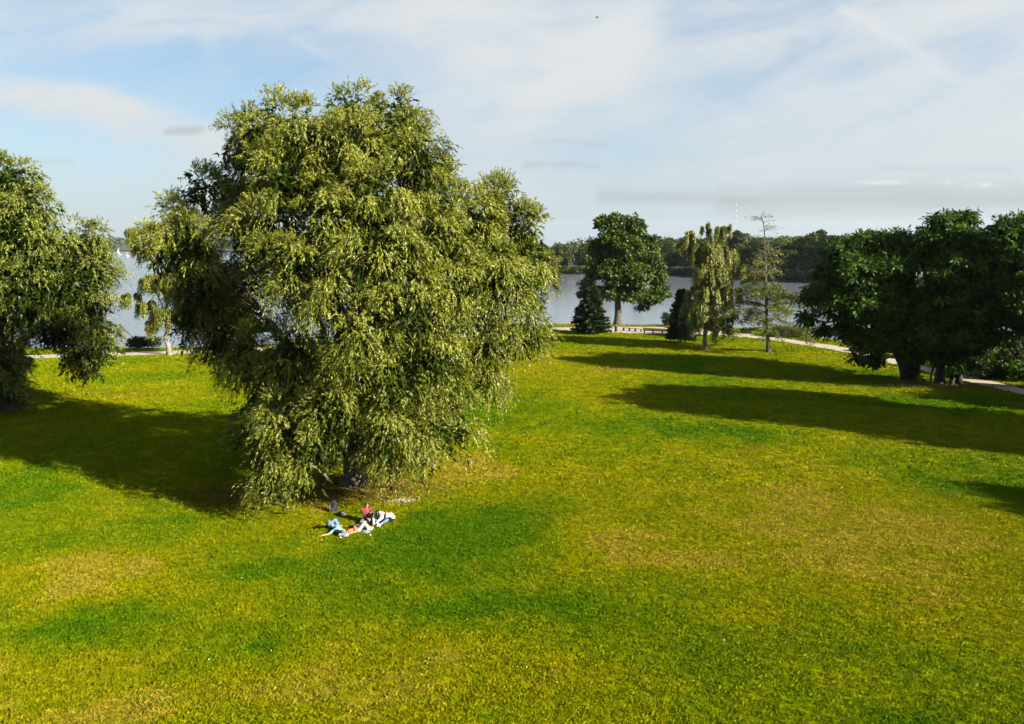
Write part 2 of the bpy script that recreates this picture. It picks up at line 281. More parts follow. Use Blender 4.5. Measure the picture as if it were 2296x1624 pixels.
# ------------------------------------------------------------------ ground, path, water
SH = [(-700, 96), (-120, 104)] + [tuple(G(*p)[:2]) for p in [(248, 781), (530, 777), (900, 752), (1245, 727), (1375, 727.5), (1491, 729), (1606, 733), (1700, 737), (1780, 745), (1880, 766), (2000, 787), (2100, 806), (2296, 838)]] + [(90, 55), (160, 10), (300, -150), (700, -400)]
SH = np.array(sorted(SH)); yshore = lambda x: np.interp(x, SH[:, 0], SH[:, 1])
xs = np.concatenate([np.linspace(-700, -130, 20), np.arange(-126, 130, 2.), np.linspace(132, 700, 20)])
ss_ = np.array([-9, -6, -3.5, -2, -1, -.4, 0, .5, 1.2, 2.5, 5, 10, 20, 35, 55, 80, 110, 150, 220, 400, 800])
V = []; NR = len(ss_)
for x in xs:
    ys = yshore(x)+.5*math.sin(x*.31)+.3*math.sin(x*.83)
    for s in ss_:
        z = 0 if s >= 0 else -2.6*(1-math.exp(s*.55)); V.append((x, ys-s, z))
Fc = [(i*NR+j, i*NR+j+1, (i+1)*NR+j+1, (i+1)*NR+j) for i in range(len(xs)-1) for j in range(NR-1)]
lawn = obj('lawn', arr_mesh('lawn', V, Fc, None, True), M['turf']); tag(lawn, kind='structure')
PU = np.array([tuple(G(*p)[:2]) for p in [(-200, 803), (60, 797.5), (248, 791), (381, 787), (530, 783.5), (800, 768), (1050, 748), (1245, 735), (1375, 733), (1491, 734.2), (1606, 742), (1722, 754), (1808, 767), (1882, 776.5), (1999, 803), (2070, 821), (2180, 844), (2296, 873), (2500, 922)]])
PL = np.array([tuple(G(*p)[:2]) for p in [(-200, 811), (60, 805), (248, 798.6), (381, 795), (530, 791), (800, 776), (1050, 755), (1245, 741), (1375, 746.7), (1491, 750.5), (1606, 751), (1722, 761.5), (1808, 775), (1882, 787.7), (1999, 817), (2070, 833), (2180, 858.5), (2296, 886), (2500, 938)]])
pu = lambda x: np.interp(x, PU[:, 0], PU[:, 1]); pl = lambda x: np.interp(x, PL[:, 0], PL[:, 1])
px_ = np.arange(-95, 53, .8); wig = lambda x, s: .10*math.sin(x*1.9+s)+.07*math.sin(x*4.7+2*s)
V = []
for x in px_:
    a, b_ = pu(x)+wig(x, 1), pl(x)+wig(x, 3)
    for t in (0, .33, .66, 1): V.append((x, b_+(a-b_)*t, .018+.012*math.sin(math.pi*t)))
Fc = [(i*4+j, (i+1)*4+j, (i+1)*4+j+1, i*4+j+1) for i in range(len(px_)-1) for j in range(3)]
path = obj('path', arr_mesh('path', V, Fc, None, True), M['gravel']); tag(path, kind='structure')
V = [(-9000, -500, -1.), (9000, -500, -1.), (9000, 9000, -1.), (-9000, 9000, -1.)]
lake = obj('lake', arr_mesh('lake', V, [(0, 1, 2, 3)]), M['lake']); tag(lake, kind='structure')
# far land: shoreline from the open lake on the left round to the wooded bank on the right
def W_(px, py): p = G(px, py, -1.); return (p.x, p.y)
FS = [(-3200, 1700), (-1600, 1950), W_(240, 565), W_(330, 565), W_(560, 567), (-330, 1150), (-60, 640), (0, 470), W_(1200, 614), W_(1255, 615.3), W_(1400, 617), W_(1500, 619), W_(1600, 621.5), W_(1700, 626), W_(1780, 631), W_(1900, 637), W_(2100, 643), (230, 215), (330, 160), (900, 60), (3000, 0)]
V = []; Fc = []
for i, (x, y) in enumerate(FS):
    u = Vector((x, y)); o_ = u.normalized()
    if x > 150: o_ = Vector((.8, .6))
    for k, (s, z) in enumerate([(-3, -2), (0, -.7), (3, .3), (40, 1.5), (400, 6), (5500, 12)]): q = u+o_*s; V.append((q.x, q.y, z))
for i in range(len(FS)-1):
    for k in range(5): Fc.append((i*6+k, (i+1)*6+k, (i+1)*6+k+1, i*6+k+1))
fl = obj('far_shore', arr_mesh('far_shore', V, Fc, None, True), M['farland']); tag(fl, kind='structure')

# ------------------------------------------------------------------ willows
def lobes_world(L, Y, ppm):
    out = []
    for l in L:
        px, py, rx, rz, dy = l[:5]; dens = l[5] if len(l) > 5 else 1.; c = D(px, py, Y+dy); k = (Y+dy)/Y
        out.append((np.array(c), np.array((rx/ppm*k, (rx+rz)/2/ppm*.9*k, rz/ppm*k)), dens))
    return out
def inside(P, lobes, skip, f):
    m_ = np.zeros(len(P), bool)
    for i, (c, r, d) in enumerate(lobes):
        if i == skip: continue
        m_ |= (((P-c)/(r*f))**2).sum(1) < 1
    return m_
def willow_crown(L, per_clump, leafL, leafW, K=16, ground=.3, area=2.0, rc=(.6, 1.1)):
    # lobes -> tufts on their surface -> drooping sprays -> leaves
    parts = []; up = np.array((0, 0, 1.))
    for i, (c, r, dens) in enumerate(L):
        A = 4*math.pi*((r[0]*r[1])**1.6/3+(r[0]*r[2])**1.6/3+(r[1]*r[2])**1.6/3)**(1/1.6)
        nk = max(5, int(A/area*dens)); kn = sph(nk); kn[:, 2] += .12; kn = nrm(kn); C = c+kn*r*RNG.uniform(.66, 1.10, (nk, 1))
        keep = ~inside(C, L, i, .84); C = C[keep]; kn = kn[keep]; nk = len(C)
        if nk:
            R_ = RNG.uniform(*rc, nk); n_ = int(per_clump); idx = np.repeat(np.arange(nk), n_); m = len(idx)
            u = sph(m); u = nrm(u+kn[idx]*.55+up*.35); k_ = kn[idx]; side = 1-np.clip(k_[:, 2], 0, 1)
            P = C[idx]+u*np.array((1, 1, .8))*(R_[idx]*RNG.uniform(.25, 1., m)**.6)[:, None]
            dr = nrm(u*.8+k_*.35+up*.50+RNG.normal(size=(m, 3))*.28)
            Ls = RNG.uniform(.30, .62, m)+side*RNG.uniform(0, .62, m); dro = .12+side*.62+RNG.uniform(0, .55, m)
            dro = np.where((k_[:, 2] > .6) & (u[:, 2] > .5), .08, dro)
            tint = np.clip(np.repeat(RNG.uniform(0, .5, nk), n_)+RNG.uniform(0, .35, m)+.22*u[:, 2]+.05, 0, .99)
            V, Fc, T = twigs(P, dr, Ls, dro, K, leafL, leafW, .72, False, tint, nrm(u+.6*k_)); V[:, 2] = np.maximum(V[:, 2], ground); parts.append((V, Fc, T))
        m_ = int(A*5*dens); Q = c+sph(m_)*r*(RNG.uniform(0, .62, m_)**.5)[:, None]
        V, Fc, T = twigs(Q, nrm(sph(m_)+np.array((0, 0, -.5))), 1.0, .5, 8, leafL*2.3, leafW*3.4, .8, False, RNG.uniform(0, .3, m_)); V[:, 2] = np.maximum(V[:, 2], ground); parts.append((V, Fc, .006+T*.012))  # inner fill: coarse leaves tinted darkest, painting in the shade inside the crown
    return cat_geo(parts)
def limbs(base, L, r0, fork_h, matr, parent, n=10, name='trunk'):
    base = np.array(tuple(base)); fork = base+np.array((RNG.uniform(-.2, .2), 0, fork_h))
    lst = [([base+(0, 0, -.15), base+(0, 0, .15), base+(.03, 0, .9), base+(0, 0, fork_h*.6), fork], [r0*1.7, r0*1.3, r0*1.02, r0*.92, r0*.85])]
    order = sorted(range(len(L)), key=lambda i: -L[i][1].prod())[:n]
    for i in order:
        c = L[i][0]; mid = fork*.45+c*.55; mid = mid+np.array((0, 0, .12*np.linalg.norm(c-fork)))
        p = np.concatenate([wander(fork, mid, 5, .05)[:-1], wander(mid, c+np.array((0, 0, L[i][1][2]*.6)), 5, .06)]); k = np.linspace(1, 0, len(p))
        lst.append((p, r0*(.05+.36*k**1.3)))
        for _ in range(4):
            e = c+sph(1)[0]*L[i][1]*.85; lst.append((wander(p[5], e, 5, .08), np.linspace(r0*.17, .02, 5)))
    return tubes(name, lst, matr, parent)
WL = [(610,295,80,75,0),(545,320,50,55,.5),(690,310,75,75,-1.5),(790,255,55,70,0),(790,345,80,80,-2),(890,270,55,70,0),(925,350,75,75,-1),(655,405,95,70,-2.5),(975,425,65,60,.5),
 (850,450,95,75,-3),(735,475,85,70,-3.2),(520,430,55,55,2),(445,425,40,45,1.5),(400,485,38,42,1),(560,490,65,60,1),(600,525,75,65,-2.6),(425,545,65,48,-1.6),(372,552,46,42,-1),(470,640,70,70,1.8),(438,712,40,56,1.5),(500,765,50,60,1.8),
 (665,600,75,75,-3.8),(740,650,70,90,-4.2),(850,560,90,75,-4.2),(960,540,85,75,-3),(1060,505,75,75,-1.5),(1130,460,55,55,0),(1175,530,52,65,0),(1190,620,45,80,-.5),(1120,620,75,90,-2),(1020,640,80,85,-3),
 (1165,735,48,65,-.5),(1092,745,55,70,-1.5),(1096,845,22,34,-.8),(915,680,80,75,-4.2),(800,745,65,85,-4.8),(965,795,75,70,-3.5),(880,845,70,75,-4.2),(655,790,60,65,-2),(600,870,50,60,-1.2),
 (645,950,65,80,-3.8),(612,1030,42,60,-3.8),(705,1010,50,66,-4.0),(735,910,48,65,-4.2),(875,950,52,65,-4),(940,975,60,50,-3.2),(1015,955,40,48,-2.4),(1000,875,60,52,-2),(868,1018,32,34,-3.4),(800,900,48,55,-3.4),(760,950,42,50,-3.2),(840,980,30,40,-3.2),(930,1010,34,40,-3.),(618,1068,36,46,-4.0),(560,800,45,70,.5),(565,960,34,50,.5),
 (510,690,70,110,4.5,.8),(450,640,50,80,4,.8),(600,400,100,90,4,.5),(800,340,110,95,4,.5),(950,440,100,95,4.5,.5),(1070,600,90,100,4,.5),(720,580,150,140,5,.4),(900,700,140,130,5,.4),(560,600,85,90,4,.5),(640,850,90,100,4,.5),(850,900,100,95,4,.5),(1000,820,80,80,4,.5)]
t0 = G(795, 1085); tree = empty('willow_tree', t0)
tag(tree, 'huge weeping willow in the middle of the lawn, leaves hanging to the grass', 'tree')
WL = [(l[0], l[1], l[2]*.84, l[3]*.86, l[4]*1.35-.2 if l[4] < 0 else l[4]+(1. if 400 < l[0] < 540 and 600 < l[1] < 800 else 0))+tuple(l[5:]) for l in WL]
LW = lobes_world(WL, t0.y, 40.2)
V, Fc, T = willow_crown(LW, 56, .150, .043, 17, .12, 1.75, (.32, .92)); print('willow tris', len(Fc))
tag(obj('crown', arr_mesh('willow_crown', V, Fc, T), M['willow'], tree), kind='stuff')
limbs(t0, LW, .62, 3.0, M['bark'], tree, 24)
LL = [(25,415,55,50,0),(-50,430,80,70,0),(60,480,60,60,-1),(-60,540,110,90,-1.5),(60,560,70,60,-1.5),(140,545,50,42,-1),(205,550,33,40,0),(215,610,35,45,0),(150,625,60,45,-1.5),(60,650,70,50,-2.5),(-40,680,90,80,-2.5),(190,680,45,42,-.5),
 (228,745,28,50,2),(200,800,30,40,3),(130,735,55,42,4),(50,700,55,34,-2),(20,800,40,50,3),(-40,830,90,70,-1),(-120,650,110,120,0),(165,800,20,26,4),(-60,560,130,130,5,.5),(60,640,100,100,5,.5),(140,690,70,80,4,.5),(15,880,28,36,.3)]
t0 = G(15, 925); tree = empty('willow_tree', t0)
tag(tree, 'weeping willow cut off by the left edge, its dark underside trailing above the shaded lawn', 'tree')
L2 = lobes_world(LL, t0.y, 28.2)
V, Fc, T = willow_crown(L2, 34, .19, .055, 15, .2, 2.1, (.4, 1.15)); print('willow2 tris', len(Fc))
tag(obj('crown', arr_mesh('willow_crown', V, Fc, T), M['willow2'], tree), kind='stuff')
limbs(t0, L2, .5, 3.5, M['bark'], tree, 10)

# ------------------------------------------------------------------ other trees
def clump_crown(L, per_m2, size, leafL, leafW, nleaf, droop=.2, radial=True, hollow=.55, fill=.2, wseed=.5):
    parts = []
    for i, (c, r, dens) in enumerate(L):
        A = 4*math.pi*((r[0]*r[1])**1.6/3+(r[0]*r[2])**1.6/3+(r[1]*r[2])**1.6/3)**(1/1.6); n_ = max(3, int(A*per_m2*dens))
        nn = sph(n_); C = c+nn*r*(RNG.uniform(hollow, 1., n_)[:, None]); keep = ~inside(C, L, i, .68); C = C[keep]; nn = nn[keep]; n_ = len(C)
        if not n_: continue
        # each clump: leaves radiating from its centre
        u = sph(n_*nleaf); cc = np.repeat(C, nleaf, 0); on = np.repeat(nn, nleaf, 0); u = nrm(u+on*.55+np.array((0, 0, .15)))
        s = np.repeat(RNG.uniform(.6, 1.25, n_), nleaf)*size; base = cc+u*(s*RNG.uniform(.15, 1., n_*nleaf))[:, None]*np.array((1, 1, .65))
        dr = nrm(u*.8+sph(n_*nleaf)*.5+np.array((0, 0, -droop)))
        sz = RNG.uniform(.7, 1.3, n_*nleaf); V, Fc = leaves(base, dr, leafL*sz, leafW*sz, True, nrm(np.cross(dr, nrm(u+.5*on+sph(n_*nleaf)*.6))))
        T = np.clip(np.repeat(RNG.uniform(0, wseed, n_), nleaf)+RNG.uniform(0, .4, n_*nleaf)+.15*u[:, 2], 0, 1); parts.append((V, Fc, T))
        if fill:
            k = int(n_*nleaf*fill); Q = c+sph(k)*r*(RNG.uniform(0, .75, k)**.5)[:, None]
            V, Fc = leaves(Q, sph(k), leafL*1.7, leafW*2., True); parts.append((V, Fc, RNG.uniform(0, .4, k)))
    return cat_geo(parts)
def hang_crown(L, per_m2, leafL, leafW, K, lo, hi, rad=(.5, 1.)):
    parts = []
    for i, (c, r, dens) in enumerate(L):
        A = 4*math.pi*((r[0]*r[1])**1.6/3+(r[0]*r[2])**1.6/3+(r[1]*r[2])**1.6/3)**(1/1.6); n_ = max(3, int(A*per_m2*dens)); kn = sph(max(5, int(A/1.6))); idx = RNG.integers(0, len(kn), n_)
        nn = nrm(kn[idx]+RNG.normal(size=(n_, 3))*.13); nn[:, 2] = np.abs(nn[:, 2])*.8; P = c+nn*r*RNG.uniform(*rad, (n_, 1))
        keep = ~inside(P, L, i, .6); P = P[keep]; q = nn[keep]; ix = idx[keep]; n_ = len(P)
        if not n_: continue
        ln = RNG.uniform(lo, hi, len(kn))[ix]*RNG.uniform(.6, 1.1, n_)
        dr = q*np.array((.25, .25, .25)); T0 = np.clip(RNG.uniform(0, .7, len(kn))[ix]+RNG.uniform(0, .3, n_), 0, 1)
        V, Fc, T = twigs(P, dr, ln, 1., K, leafL, leafW, .5, True, T0, q); parts.append((V, Fc, T))
    return cat_geo(parts)
def crown(tree, geo, mt, name='crown', me='crown'):
    V, Fc, T = geo; V[:, 2] = np.maximum(V[:, 2], .05); o = obj(name, arr_mesh(me, V, Fc, T), mt, tree); tag(o, kind='stuff'); return o
# left weeping birch
t0 = G(380, 796); tree = empty('birch_tree', t0); tag(tree, 'yellowing weeping birch with a white trunk on the path edge left of the big willow', 'tree'); ppm = F/(t0.y+3)
LB = lobes_world([(305,525,24,22,0),(345,515,24,24,0),(400,530,45,40,0),(320,560,22,20,0),(345,640,32,34,0),(330,690,24,24,-.5),(295,668,22,18,0),(390,640,45,50,0),(440,600,35,50,0),(370,710,35,28,0),(430,700,38,38,0),(340,730,18,16,0)], t0.y, ppm)
crown(tree, hang_crown(LB, 20, .20, .12, 13, .7, 2.4), M['birch'])
ls = [(wander(t0-Vector((0, 0, .2)), D(372, 700, t0.y), 6, .03), [.42, .33, .28, .25, .22, .18]), (wander(D(372, 700, t0.y), D(385, 520, t0.y), 6, .03), np.linspace(.18, .03, 6))]
ls += [(wander(D(372+RNG.uniform(-3, 5), y, t0.y), l[0], 5, .06, .1), np.linspace(.09, .02, 5)) for l, y in zip(LB, np.linspace(560, 700, len(LB))[::-1])]
tubes('trunk', ls, M['birchbark'], tree)
# oak
t0 = G(1385, 728); tree = empty('oak_tree', t0); tag(tree, 'broad green oak with a bare brown trunk by the water, right of the willow', 'tree'); ppm = F/(t0.y+1)
LO = lobes_world([(1350,500,22,16,0),(1385,500,32,20,0),(1420,508,32,26,0),(1375,535,40,26,-1),(1345,560,30,30,0),(1410,560,42,32,-2),(1450,550,30,32,0),(1462,590,32,30,-1),(1340,605,28,28,0),(1375,610,38,32,-2.5),(1425,615,42,34,-2.5),
 (1475,625,24,26,0),(1318,640,20,16,0),(1330,660,22,14,0),(1370,655,30,22,-1.5),(1420,660,36,20,-2),(1465,665,30,20,-1),(1450,680,18,10,0),(1488,655,14,14,0),(1400,580,70,70,4,.5),(1305,660,10,10,0),(1440,690,12,6,0)], t0.y, ppm)
LO = [(c, r*(.88 if i < 19 else 1), d*(.45 if i == 19 else 1)) for i, (c, r, d) in enumerate(LO)]
crown(tree, clump_crown(LO, 1.2, .74, .42, .30, 26, .2, True, .5, .12), M['oak'])
ls = [([t0+Vector((0, 0, -.2)), t0+Vector((.0, 0, .1)), t0+Vector((0, 0, .6)), D(1386, 700, t0.y), D(1385, 680, t0.y), D(1384, 640, t0.y)], [1.05, .85, .66, .56, .52, .4])]
for l in LO[:18]: ls.append((wander(D(1384, 668-RNG.uniform(0, 30), t0.y), l[0], 6, .05, .05), np.linspace(.28, .05, 6)))
tubes('trunk', ls, M['bark2'], tree, 10)
# conifers
def conifer(t0, H, Wd, name, label, mt, nb_, lift=.0, trunk_r=.16, bare=.06, dens=60, needle=(.22, .09), power=.8, gap=0.):
    tree = empty(name, t0); tag(tree, label, 'tree'); parts = []; ls = [(wander(t0-Vector((0, 0, .1)), t0+Vector((0, 0, H)), 8, .005), np.linspace(trunk_r, .02, 8))]
    for i in range(nb_):
        h = bare+(1-bare)*(i+.5)/nb_; rr = Wd/2*(1-h)**power*RNG.uniform(.72, 1.18)+.12; a = i*2.399+RNG.uniform(-.3, .3)
        d = np.array((math.cos(a), math.sin(a), 0)); p0 = np.array(t0)+np.array((0, 0, H*h)); e = p0+d*rr+np.array((0, 0, rr*(lift-.12*(1-h))))
        pts = wander(p0, e, 5, .02, .05); ls.append((pts, np.linspace(.05, .012, 5)))
        k = int(dens*rr*2)+10; t = RNG.uniform(.12 if gap == 0 else gap, 1.02, k)**.8; base = p0+(e-p0)*t[:, None]; sd_ = np.cross(d, (0, 0, 1))
        wdt = (.34*rr*(1-t*.75)+.12)*RNG.uniform(-1, 1, k); base = base+sd_*wdt[:, None]; base[:, 2] += RNG.normal(size=k)*.07-np.abs(wdt)*.15
        dr = nrm(d*.8+sd_*np.sign(wdt)[:, None]*.6+sph(k)*.45); V, Fc = leaves(base, dr, needle[0]*RNG.uniform(.7, 1.5, k), needle[1]*RNG.uniform(.7, 1.4, k)); parts.append((V, Fc, np.clip(RNG.uniform(0, .7, k)+.3*t, 0, 1)))
    V, Fc, T = cat_geo(parts); crown(tree, (V, Fc, T), mt); tubes('trunk', ls, M['bark3'], tree, 6); return tree
conifer(G(1326, 748), 7.0, 5.6, 'pine_tree', 'small bushy dark conifer with level boughs left of the oak, by the benches', M['conifer'], 130, .18, .16, .03, 50, (.34, .14), .62)
conifer(G(1525, 770), 7.3, 3.5, 'spruce_tree', 'slim near-black conifer at the right end of the red bench, left of the weeping birch', M['conifer'], 150, .1, .14, .08, 60, (.26, .12), .55)
# small dark trees right behind the slim conifer
for k, (px, py, w, h, lab) in enumerate([(1556, 756, 1.6, 3.2, 'dark shrubby sapling between the slim conifer and the birch trunk'), (1600, 754, 2.2, 4.2, 'thin-stemmed young tree behind the weeping birch, by the path edge')]):
    t0 = G(px, py); tree = empty('young_tree', t0); tag(tree, lab, 'tree', 'young trees behind the weeping birch')
    Lq = [(np.array((t0.x+RNG.uniform(-.7, .7), t0.y+RNG.uniform(-.6, .6), h*q)), np.array((w*.5, w*.5, h*.2)), 1.) for q in (.42, .6, .8)]
    crown(tree, clump_crown(Lq, 5, .4, .26, .17, 20, .3), M['bush']); tubes('trunk', [(wander(t0-Vector((0, 0, .1)), t0+Vector((0, 0, h*.85)), 6, .02), np.linspace(.09, .03, 6))], M['bark3'], tree, 6)
# right weeping birch
t0 = G(1581, 783.5); tree = empty('birch_tree', t0); tag(tree, 'tall weeping birch with long golden-green strands and a black-and-white trunk, near the path', 'tree'); ppm = F/(t0.y+2)
LB = lobes_world([(1583,515,11,20,0),(1612,520,16,18,0),(1628,512,12,16,0),(1545,530,12,18,0),(1565,560,20,24,0),(1595,560,26,26,-.5),(1632,570,20,24,0),(1650,575,18,14,0),(1553,560,12,20,0),(1580,610,24,28,-1),(1610,610,26,28,-1),(1640,620,16,20,0),
 (1560,655,22,20,0),(1585,660,28,30,-1.5),(1615,665,26,28,-1),(1548,680,16,14,0),(1650,650,14,12,0),(1575,715,24,20,-.5),(1605,712,28,22,-.5),(1640,700,18,14,.5),(1595,640,45,60,2.5,.5),(1535,545,8,10,0),(1570,690,30,24,-1),(1620,735,22,14,-.5),(1560,735,18,12,-.5),(1590,585,30,22,-.8),(1660,600,12,14,0)], t0.y, ppm)
crown(tree, hang_crown(LB, 24, .22, .115, 12, .6, 2.4, (.35, 1.)), M['birch'])
ls = [([t0+Vector((0, 0, -.2)), t0+Vector((0, 0, .15)), D(1580, 760, t0.y), D(1582, 735, t0.y), D(1583, 700, t0.y), D(1590, 640, t0.y), D(1590, 580, t0.y), D(1588, 520, t0.y)], [.40, .31, .26, .24, .20, .15, .09, .02])]
for l in LB: ls.append((wander(D(1588, (l[0][2]*0+RNG.uniform(560, 700)), t0.y), l[0]+np.array((0, 0, l[1][2]*.6)), 5, .05, .12), np.linspace(.09, .02, 5)))
tubes('trunk', ls, M['birchbark'], tree, 8)
t0 = G(1617, 740); tree = empty('birch_tree', t0); tag(tree, 'small weeping tree beyond the path, seen just right of the tall birch', 'tree'); ppm = F/(t0.y+1)
LB = lobes_world([(1617,705,22,14,0),(1640,700,22,14,0),(1600,700,18,14,0),(1628,685,18,12,0)], t0.y, ppm)
crown(tree, hang_crown(LB, 20, .2, .12, 12, .6, 2.0, (.4, 1.)), M['bush']); tubes('trunk', [(wander(t0-Vector((0, 0, .1)), D(1622, 690, t0.y), 5, .02), [.2, .16, .14, .1, .07])]+[(wander(D(1620, 715, t0.y), l[0], 4, .05), [.08, .06, .04, .02]) for l in LB], M['bark3'], tree)
# sparse larch
t0 = G(1723, 790); tree = empty('larch_tree', t0); tag(tree, 'sparse conifer with a bare crooked tip and level branches, right of the tall birch', 'tree')
Y = t0.y; tp = [t0+Vector((0, 0, -.15)), t0+Vector((0, 0, .2)), D(1722, 770, Y), D(1721, 740, Y), D(1719, 700, Y), D(1718, 660, Y), D(1716, 620, Y), D(1717, 590, Y), D(1714, 560, Y), D(1714, 535, Y), D(1714, 520, Y), D(1712, 500, Y), D(1707, 487, Y), D(1710, 478, Y), D(1714, 471, Y)]
ls = [(tp, [.42, .32, .25, .22, .20, .17, .14, .11, .09, .07, .06, .06, .045, .035, .02])]; parts = []
TZ = np.array([p.z for p in tp]); TX = np.array([p.x for p in tp]); H = TZ[-1]
for i in range(120):
    z = RNG.uniform(2.4, 12.5) if i < 96 else RNG.uniform(12, 16.6)
    rr = (np.interp(z, [2, 3.6, 6, 9, 10.5, 12.5, 17], [5.4, 5.6, 4.8, 3.3, 2.6, 2.5, 1.4]))*RNG.uniform(.45, 1.08)
    a = i*2.4+RNG.uniform(-.4, .4); d = np.array((math.cos(a), math.sin(a)*.9, 0)); p0 = np.array((np.interp(z, TZ, TX), Y, z)); lift = (.05 if z < 9 else .25)
    e = p0+d*rr+np.array((0, 0, rr*(lift+RNG.uniform(-.22, .06)-(.12 if z < 5 else 0)))); pts = wander(p0, e, 6, .03, .10); ls.append((pts, np.linspace(.055 if z < 10 else .03, .012, 6)))
    for j in range(4):
        q = pts[RNG.integers(2, 6)]; ls.append((wander(q, q+d*rr*.2+sph(1)[0]*.5+np.array((0, 0, -.2)), 3, .05), [.02, .014, .008]))
    if z < 12 or RNG.random() < .18:
        k = int((58*rr if z < 9 else 16*rr)); t = RNG.uniform(.25, 1.05, k); b0 = np.stack([np.interp(t, np.linspace(0, 1, 6), pts[:, c_]) for c_ in range(3)], 1)+RNG.normal(size=(k, 3))*np.array((.25, .25, .16))-np.array((0, 0, .08))
        V, Fc = leaves(b0, nrm(d+sph(k)*.9+np.array((0, 0, -.25))), .26*RNG.uniform(.6, 1.5, k), .10*RNG.uniform(.6, 1.3, k)); parts.append((V, Fc, np.clip(RNG.uniform(0, .9, k)+(.2 if z > 9 else 0), 0, 1)))
crown(tree, cat_geo(parts), M['larch']); tubes('trunk', ls, M['bark2'], tree, 6)
# catalpa group on the right
def catalpa_tree(base, lobl, Y, ppm, label, tr, dens=1.):
    tree = empty('catalpa_tree', base); tag(tree, label, 'tree'); Lc = lobes_world(lobl, Y, ppm)
    V, Fc, T = clump_crown(Lc, 1.45*dens, .72, .44, .17, 30, .55, True, .5, .16, .6); mid = V[Fc[:, 0]]; keep = np.ones(len(Fc), bool)
    for gx, gy, gr in ((2066, 598, .42), (2063, 616, .55), (2066, 632, .75), (1992, 716, .35), (1878, 700, .3), (2215, 760, .3)):     # openings between the boughs
        d = ray(gx, gy); d = d/np.linalg.norm(d); w = mid-np.array((0, 0, CAM_H)); keep &= np.linalg.norm(w-(w@d)[:, None]*d, axis=1) > gr*RNG.uniform(.6, 1.1, len(Fc))
    crown(tree, (V, Fc[keep], T[keep]), M['catalpa'])
    ls = list(tr)
    for l in Lc: ls.append((wander(tr[0][0][-1], l[0], 6, .05, .05), np.linspace(.22, .04, 6)))
    tubes('trunk', ls, M['bark3'], tree, 10); return tree
t0 = G(2034, 852); Y = t0.y
catalpa_tree(t0, [(1890,570,42,32,0),(1935,550,38,30,0),(1975,545,38,30,0),(2010,550,30,32,.5),(1860,620,40,34,0),(1920,610,50,38,-2),(1985,610,50,42,-2.2),(1825,665,34,24,0),(1870,680,42,34,-1),(1930,685,48,40,-2.5),(1990,690,46,40,-2.5),
 (1810,715,22,14,0),(1905,740,24,30,-1),(1945,765,30,32,-2),(1960,805,22,16,-2),(1925,805,14,12,-1.8),(2020,750,32,30,-1.5),(2030,640,38,50,0),(1950,620,90,80,4,.6),(2040,690,34,40,0),(1850,740,18,10,.5),(2045,835,14,14,-.6),(1975,735,20,30,-2.5),(2040,560,26,30,1)], Y, F/(Y+2),
 'dark compound-leaved tree right of the path bend, its left boughs drooping to the lawn', [([t0+Vector((0, 0, -.2)), t0+Vector((0, 0, .3)), D(2025, 815, Y), D(2012, 790, Y), D(2010, 740, Y)], [.85, .62, .5, .45, .4]), ([t0+Vector((.3, 0, .2)), D(2050, 800, Y), D(2060, 740, Y)], [.6, .5, .35])], 1.25)
t0 = G(2132, 863); Y = t0.y
catalpa_tree(t0, [(2110,500,30,24,0),(2150,495,34,24,0),(2090,540,40,34,0),(2145,540,45,38,-1),(2185,550,38,40,-.5),(2080,600,36,40,0),(2130,610,48,44,-2),(2185,620,45,44,-2),(2230,620,32,44,-.5),(2120,680,46,42,-2.2),(2185,690,48,44,-2.5),(2235,690,36,42,-1.5),
 (2090,740,36,38,-1),(2150,750,46,36,-2),(2210,745,42,34,-2),(2180,790,30,24,-1.5),(2120,795,36,24,0),(2205,810,16,20,-1.8),(2240,760,26,22,-.5),(2150,620,95,95,4.5,.6),(2085,660,24,50,.5),(2060,790,26,24,1),(2150,826,24,14,-1.6)], Y, F/(Y+2),
 'tallest dark compound-leaved tree of the right-hand group, with a leaning pale stem at its foot', [([t0+Vector((.1, 0, -.2)), t0+Vector((.05, 0, .3)), D(2136, 835, Y), D(2140, 800, Y), D(2140, 740, Y)], [.34, .22, .17, .18, .2]), ([t0+Vector((-.75, .6, -.1)), t0+Vector((-.6, .6, 1)), D(2118, 800, Y+.5), D(2125, 730, Y+.5)], [.48, .36, .30, .25]), ([t0+Vector((1.0, .4, -.1)), t0+Vector((.95, .4, .8)), D(2152, 790, Y+.4)], [.42, .28, .2])], 1.25)
t0 = Vector((52.5, 71, 0)); Y = 71.
catalpa_tree(t0, [(2250,515,28,26,0),(2290,510,40,30,0),(2340,520,50,40,0),(2270,570,36,42,0),(2320,600,60,60,-2),(2280,650,40,50,-1.5),(2340,700,60,60,-2),(2290,720,34,36,0),(2400,600,70,80,0),(2330,620,90,90,3,.5)], Y, F/(Y+2),
 'dark compound-leaved tree cut by the right edge of the picture', [([t0+Vector((0, 0, -.2)), t0+Vector((0, 0, .5)), t0+Vector((.2, 0, 4)), t0+Vector((0, 0, 7))], [.7, .55, .45, .4])])
for k, (px, py, h) in enumerate([(2086, 860, 3.2), (2097, 860, 3.4)]):
    t0 = G(px, py); tree = empty('young_tree', t0); tag(tree, ('thin leaning sapling stem' if k == 0 else 'slightly thicker straight sapling stem')+' under the dark trees between their trunks', 'tree', 'saplings under the dark trees')
    Lq = [(np.array((t0.x+dx_, t0.y, h+dz_)), np.array((.8, .8, .6)), 1.) for dx_, dz_ in ((-.3, 0), (.4, .7))]
    crown(tree, clump_crown(Lq, 4, .4, .4, .16, 18, .5), M['catalpa']); tubes('trunk', [(wander(t0-Vector((0, 0, .1)), t0+Vector((.15*(1-k), 0, h)), 5, .02), [.12+.06*k, .10+.05*k, .09+.04*k, .08, .06])], M['bark2'], tree, 8)
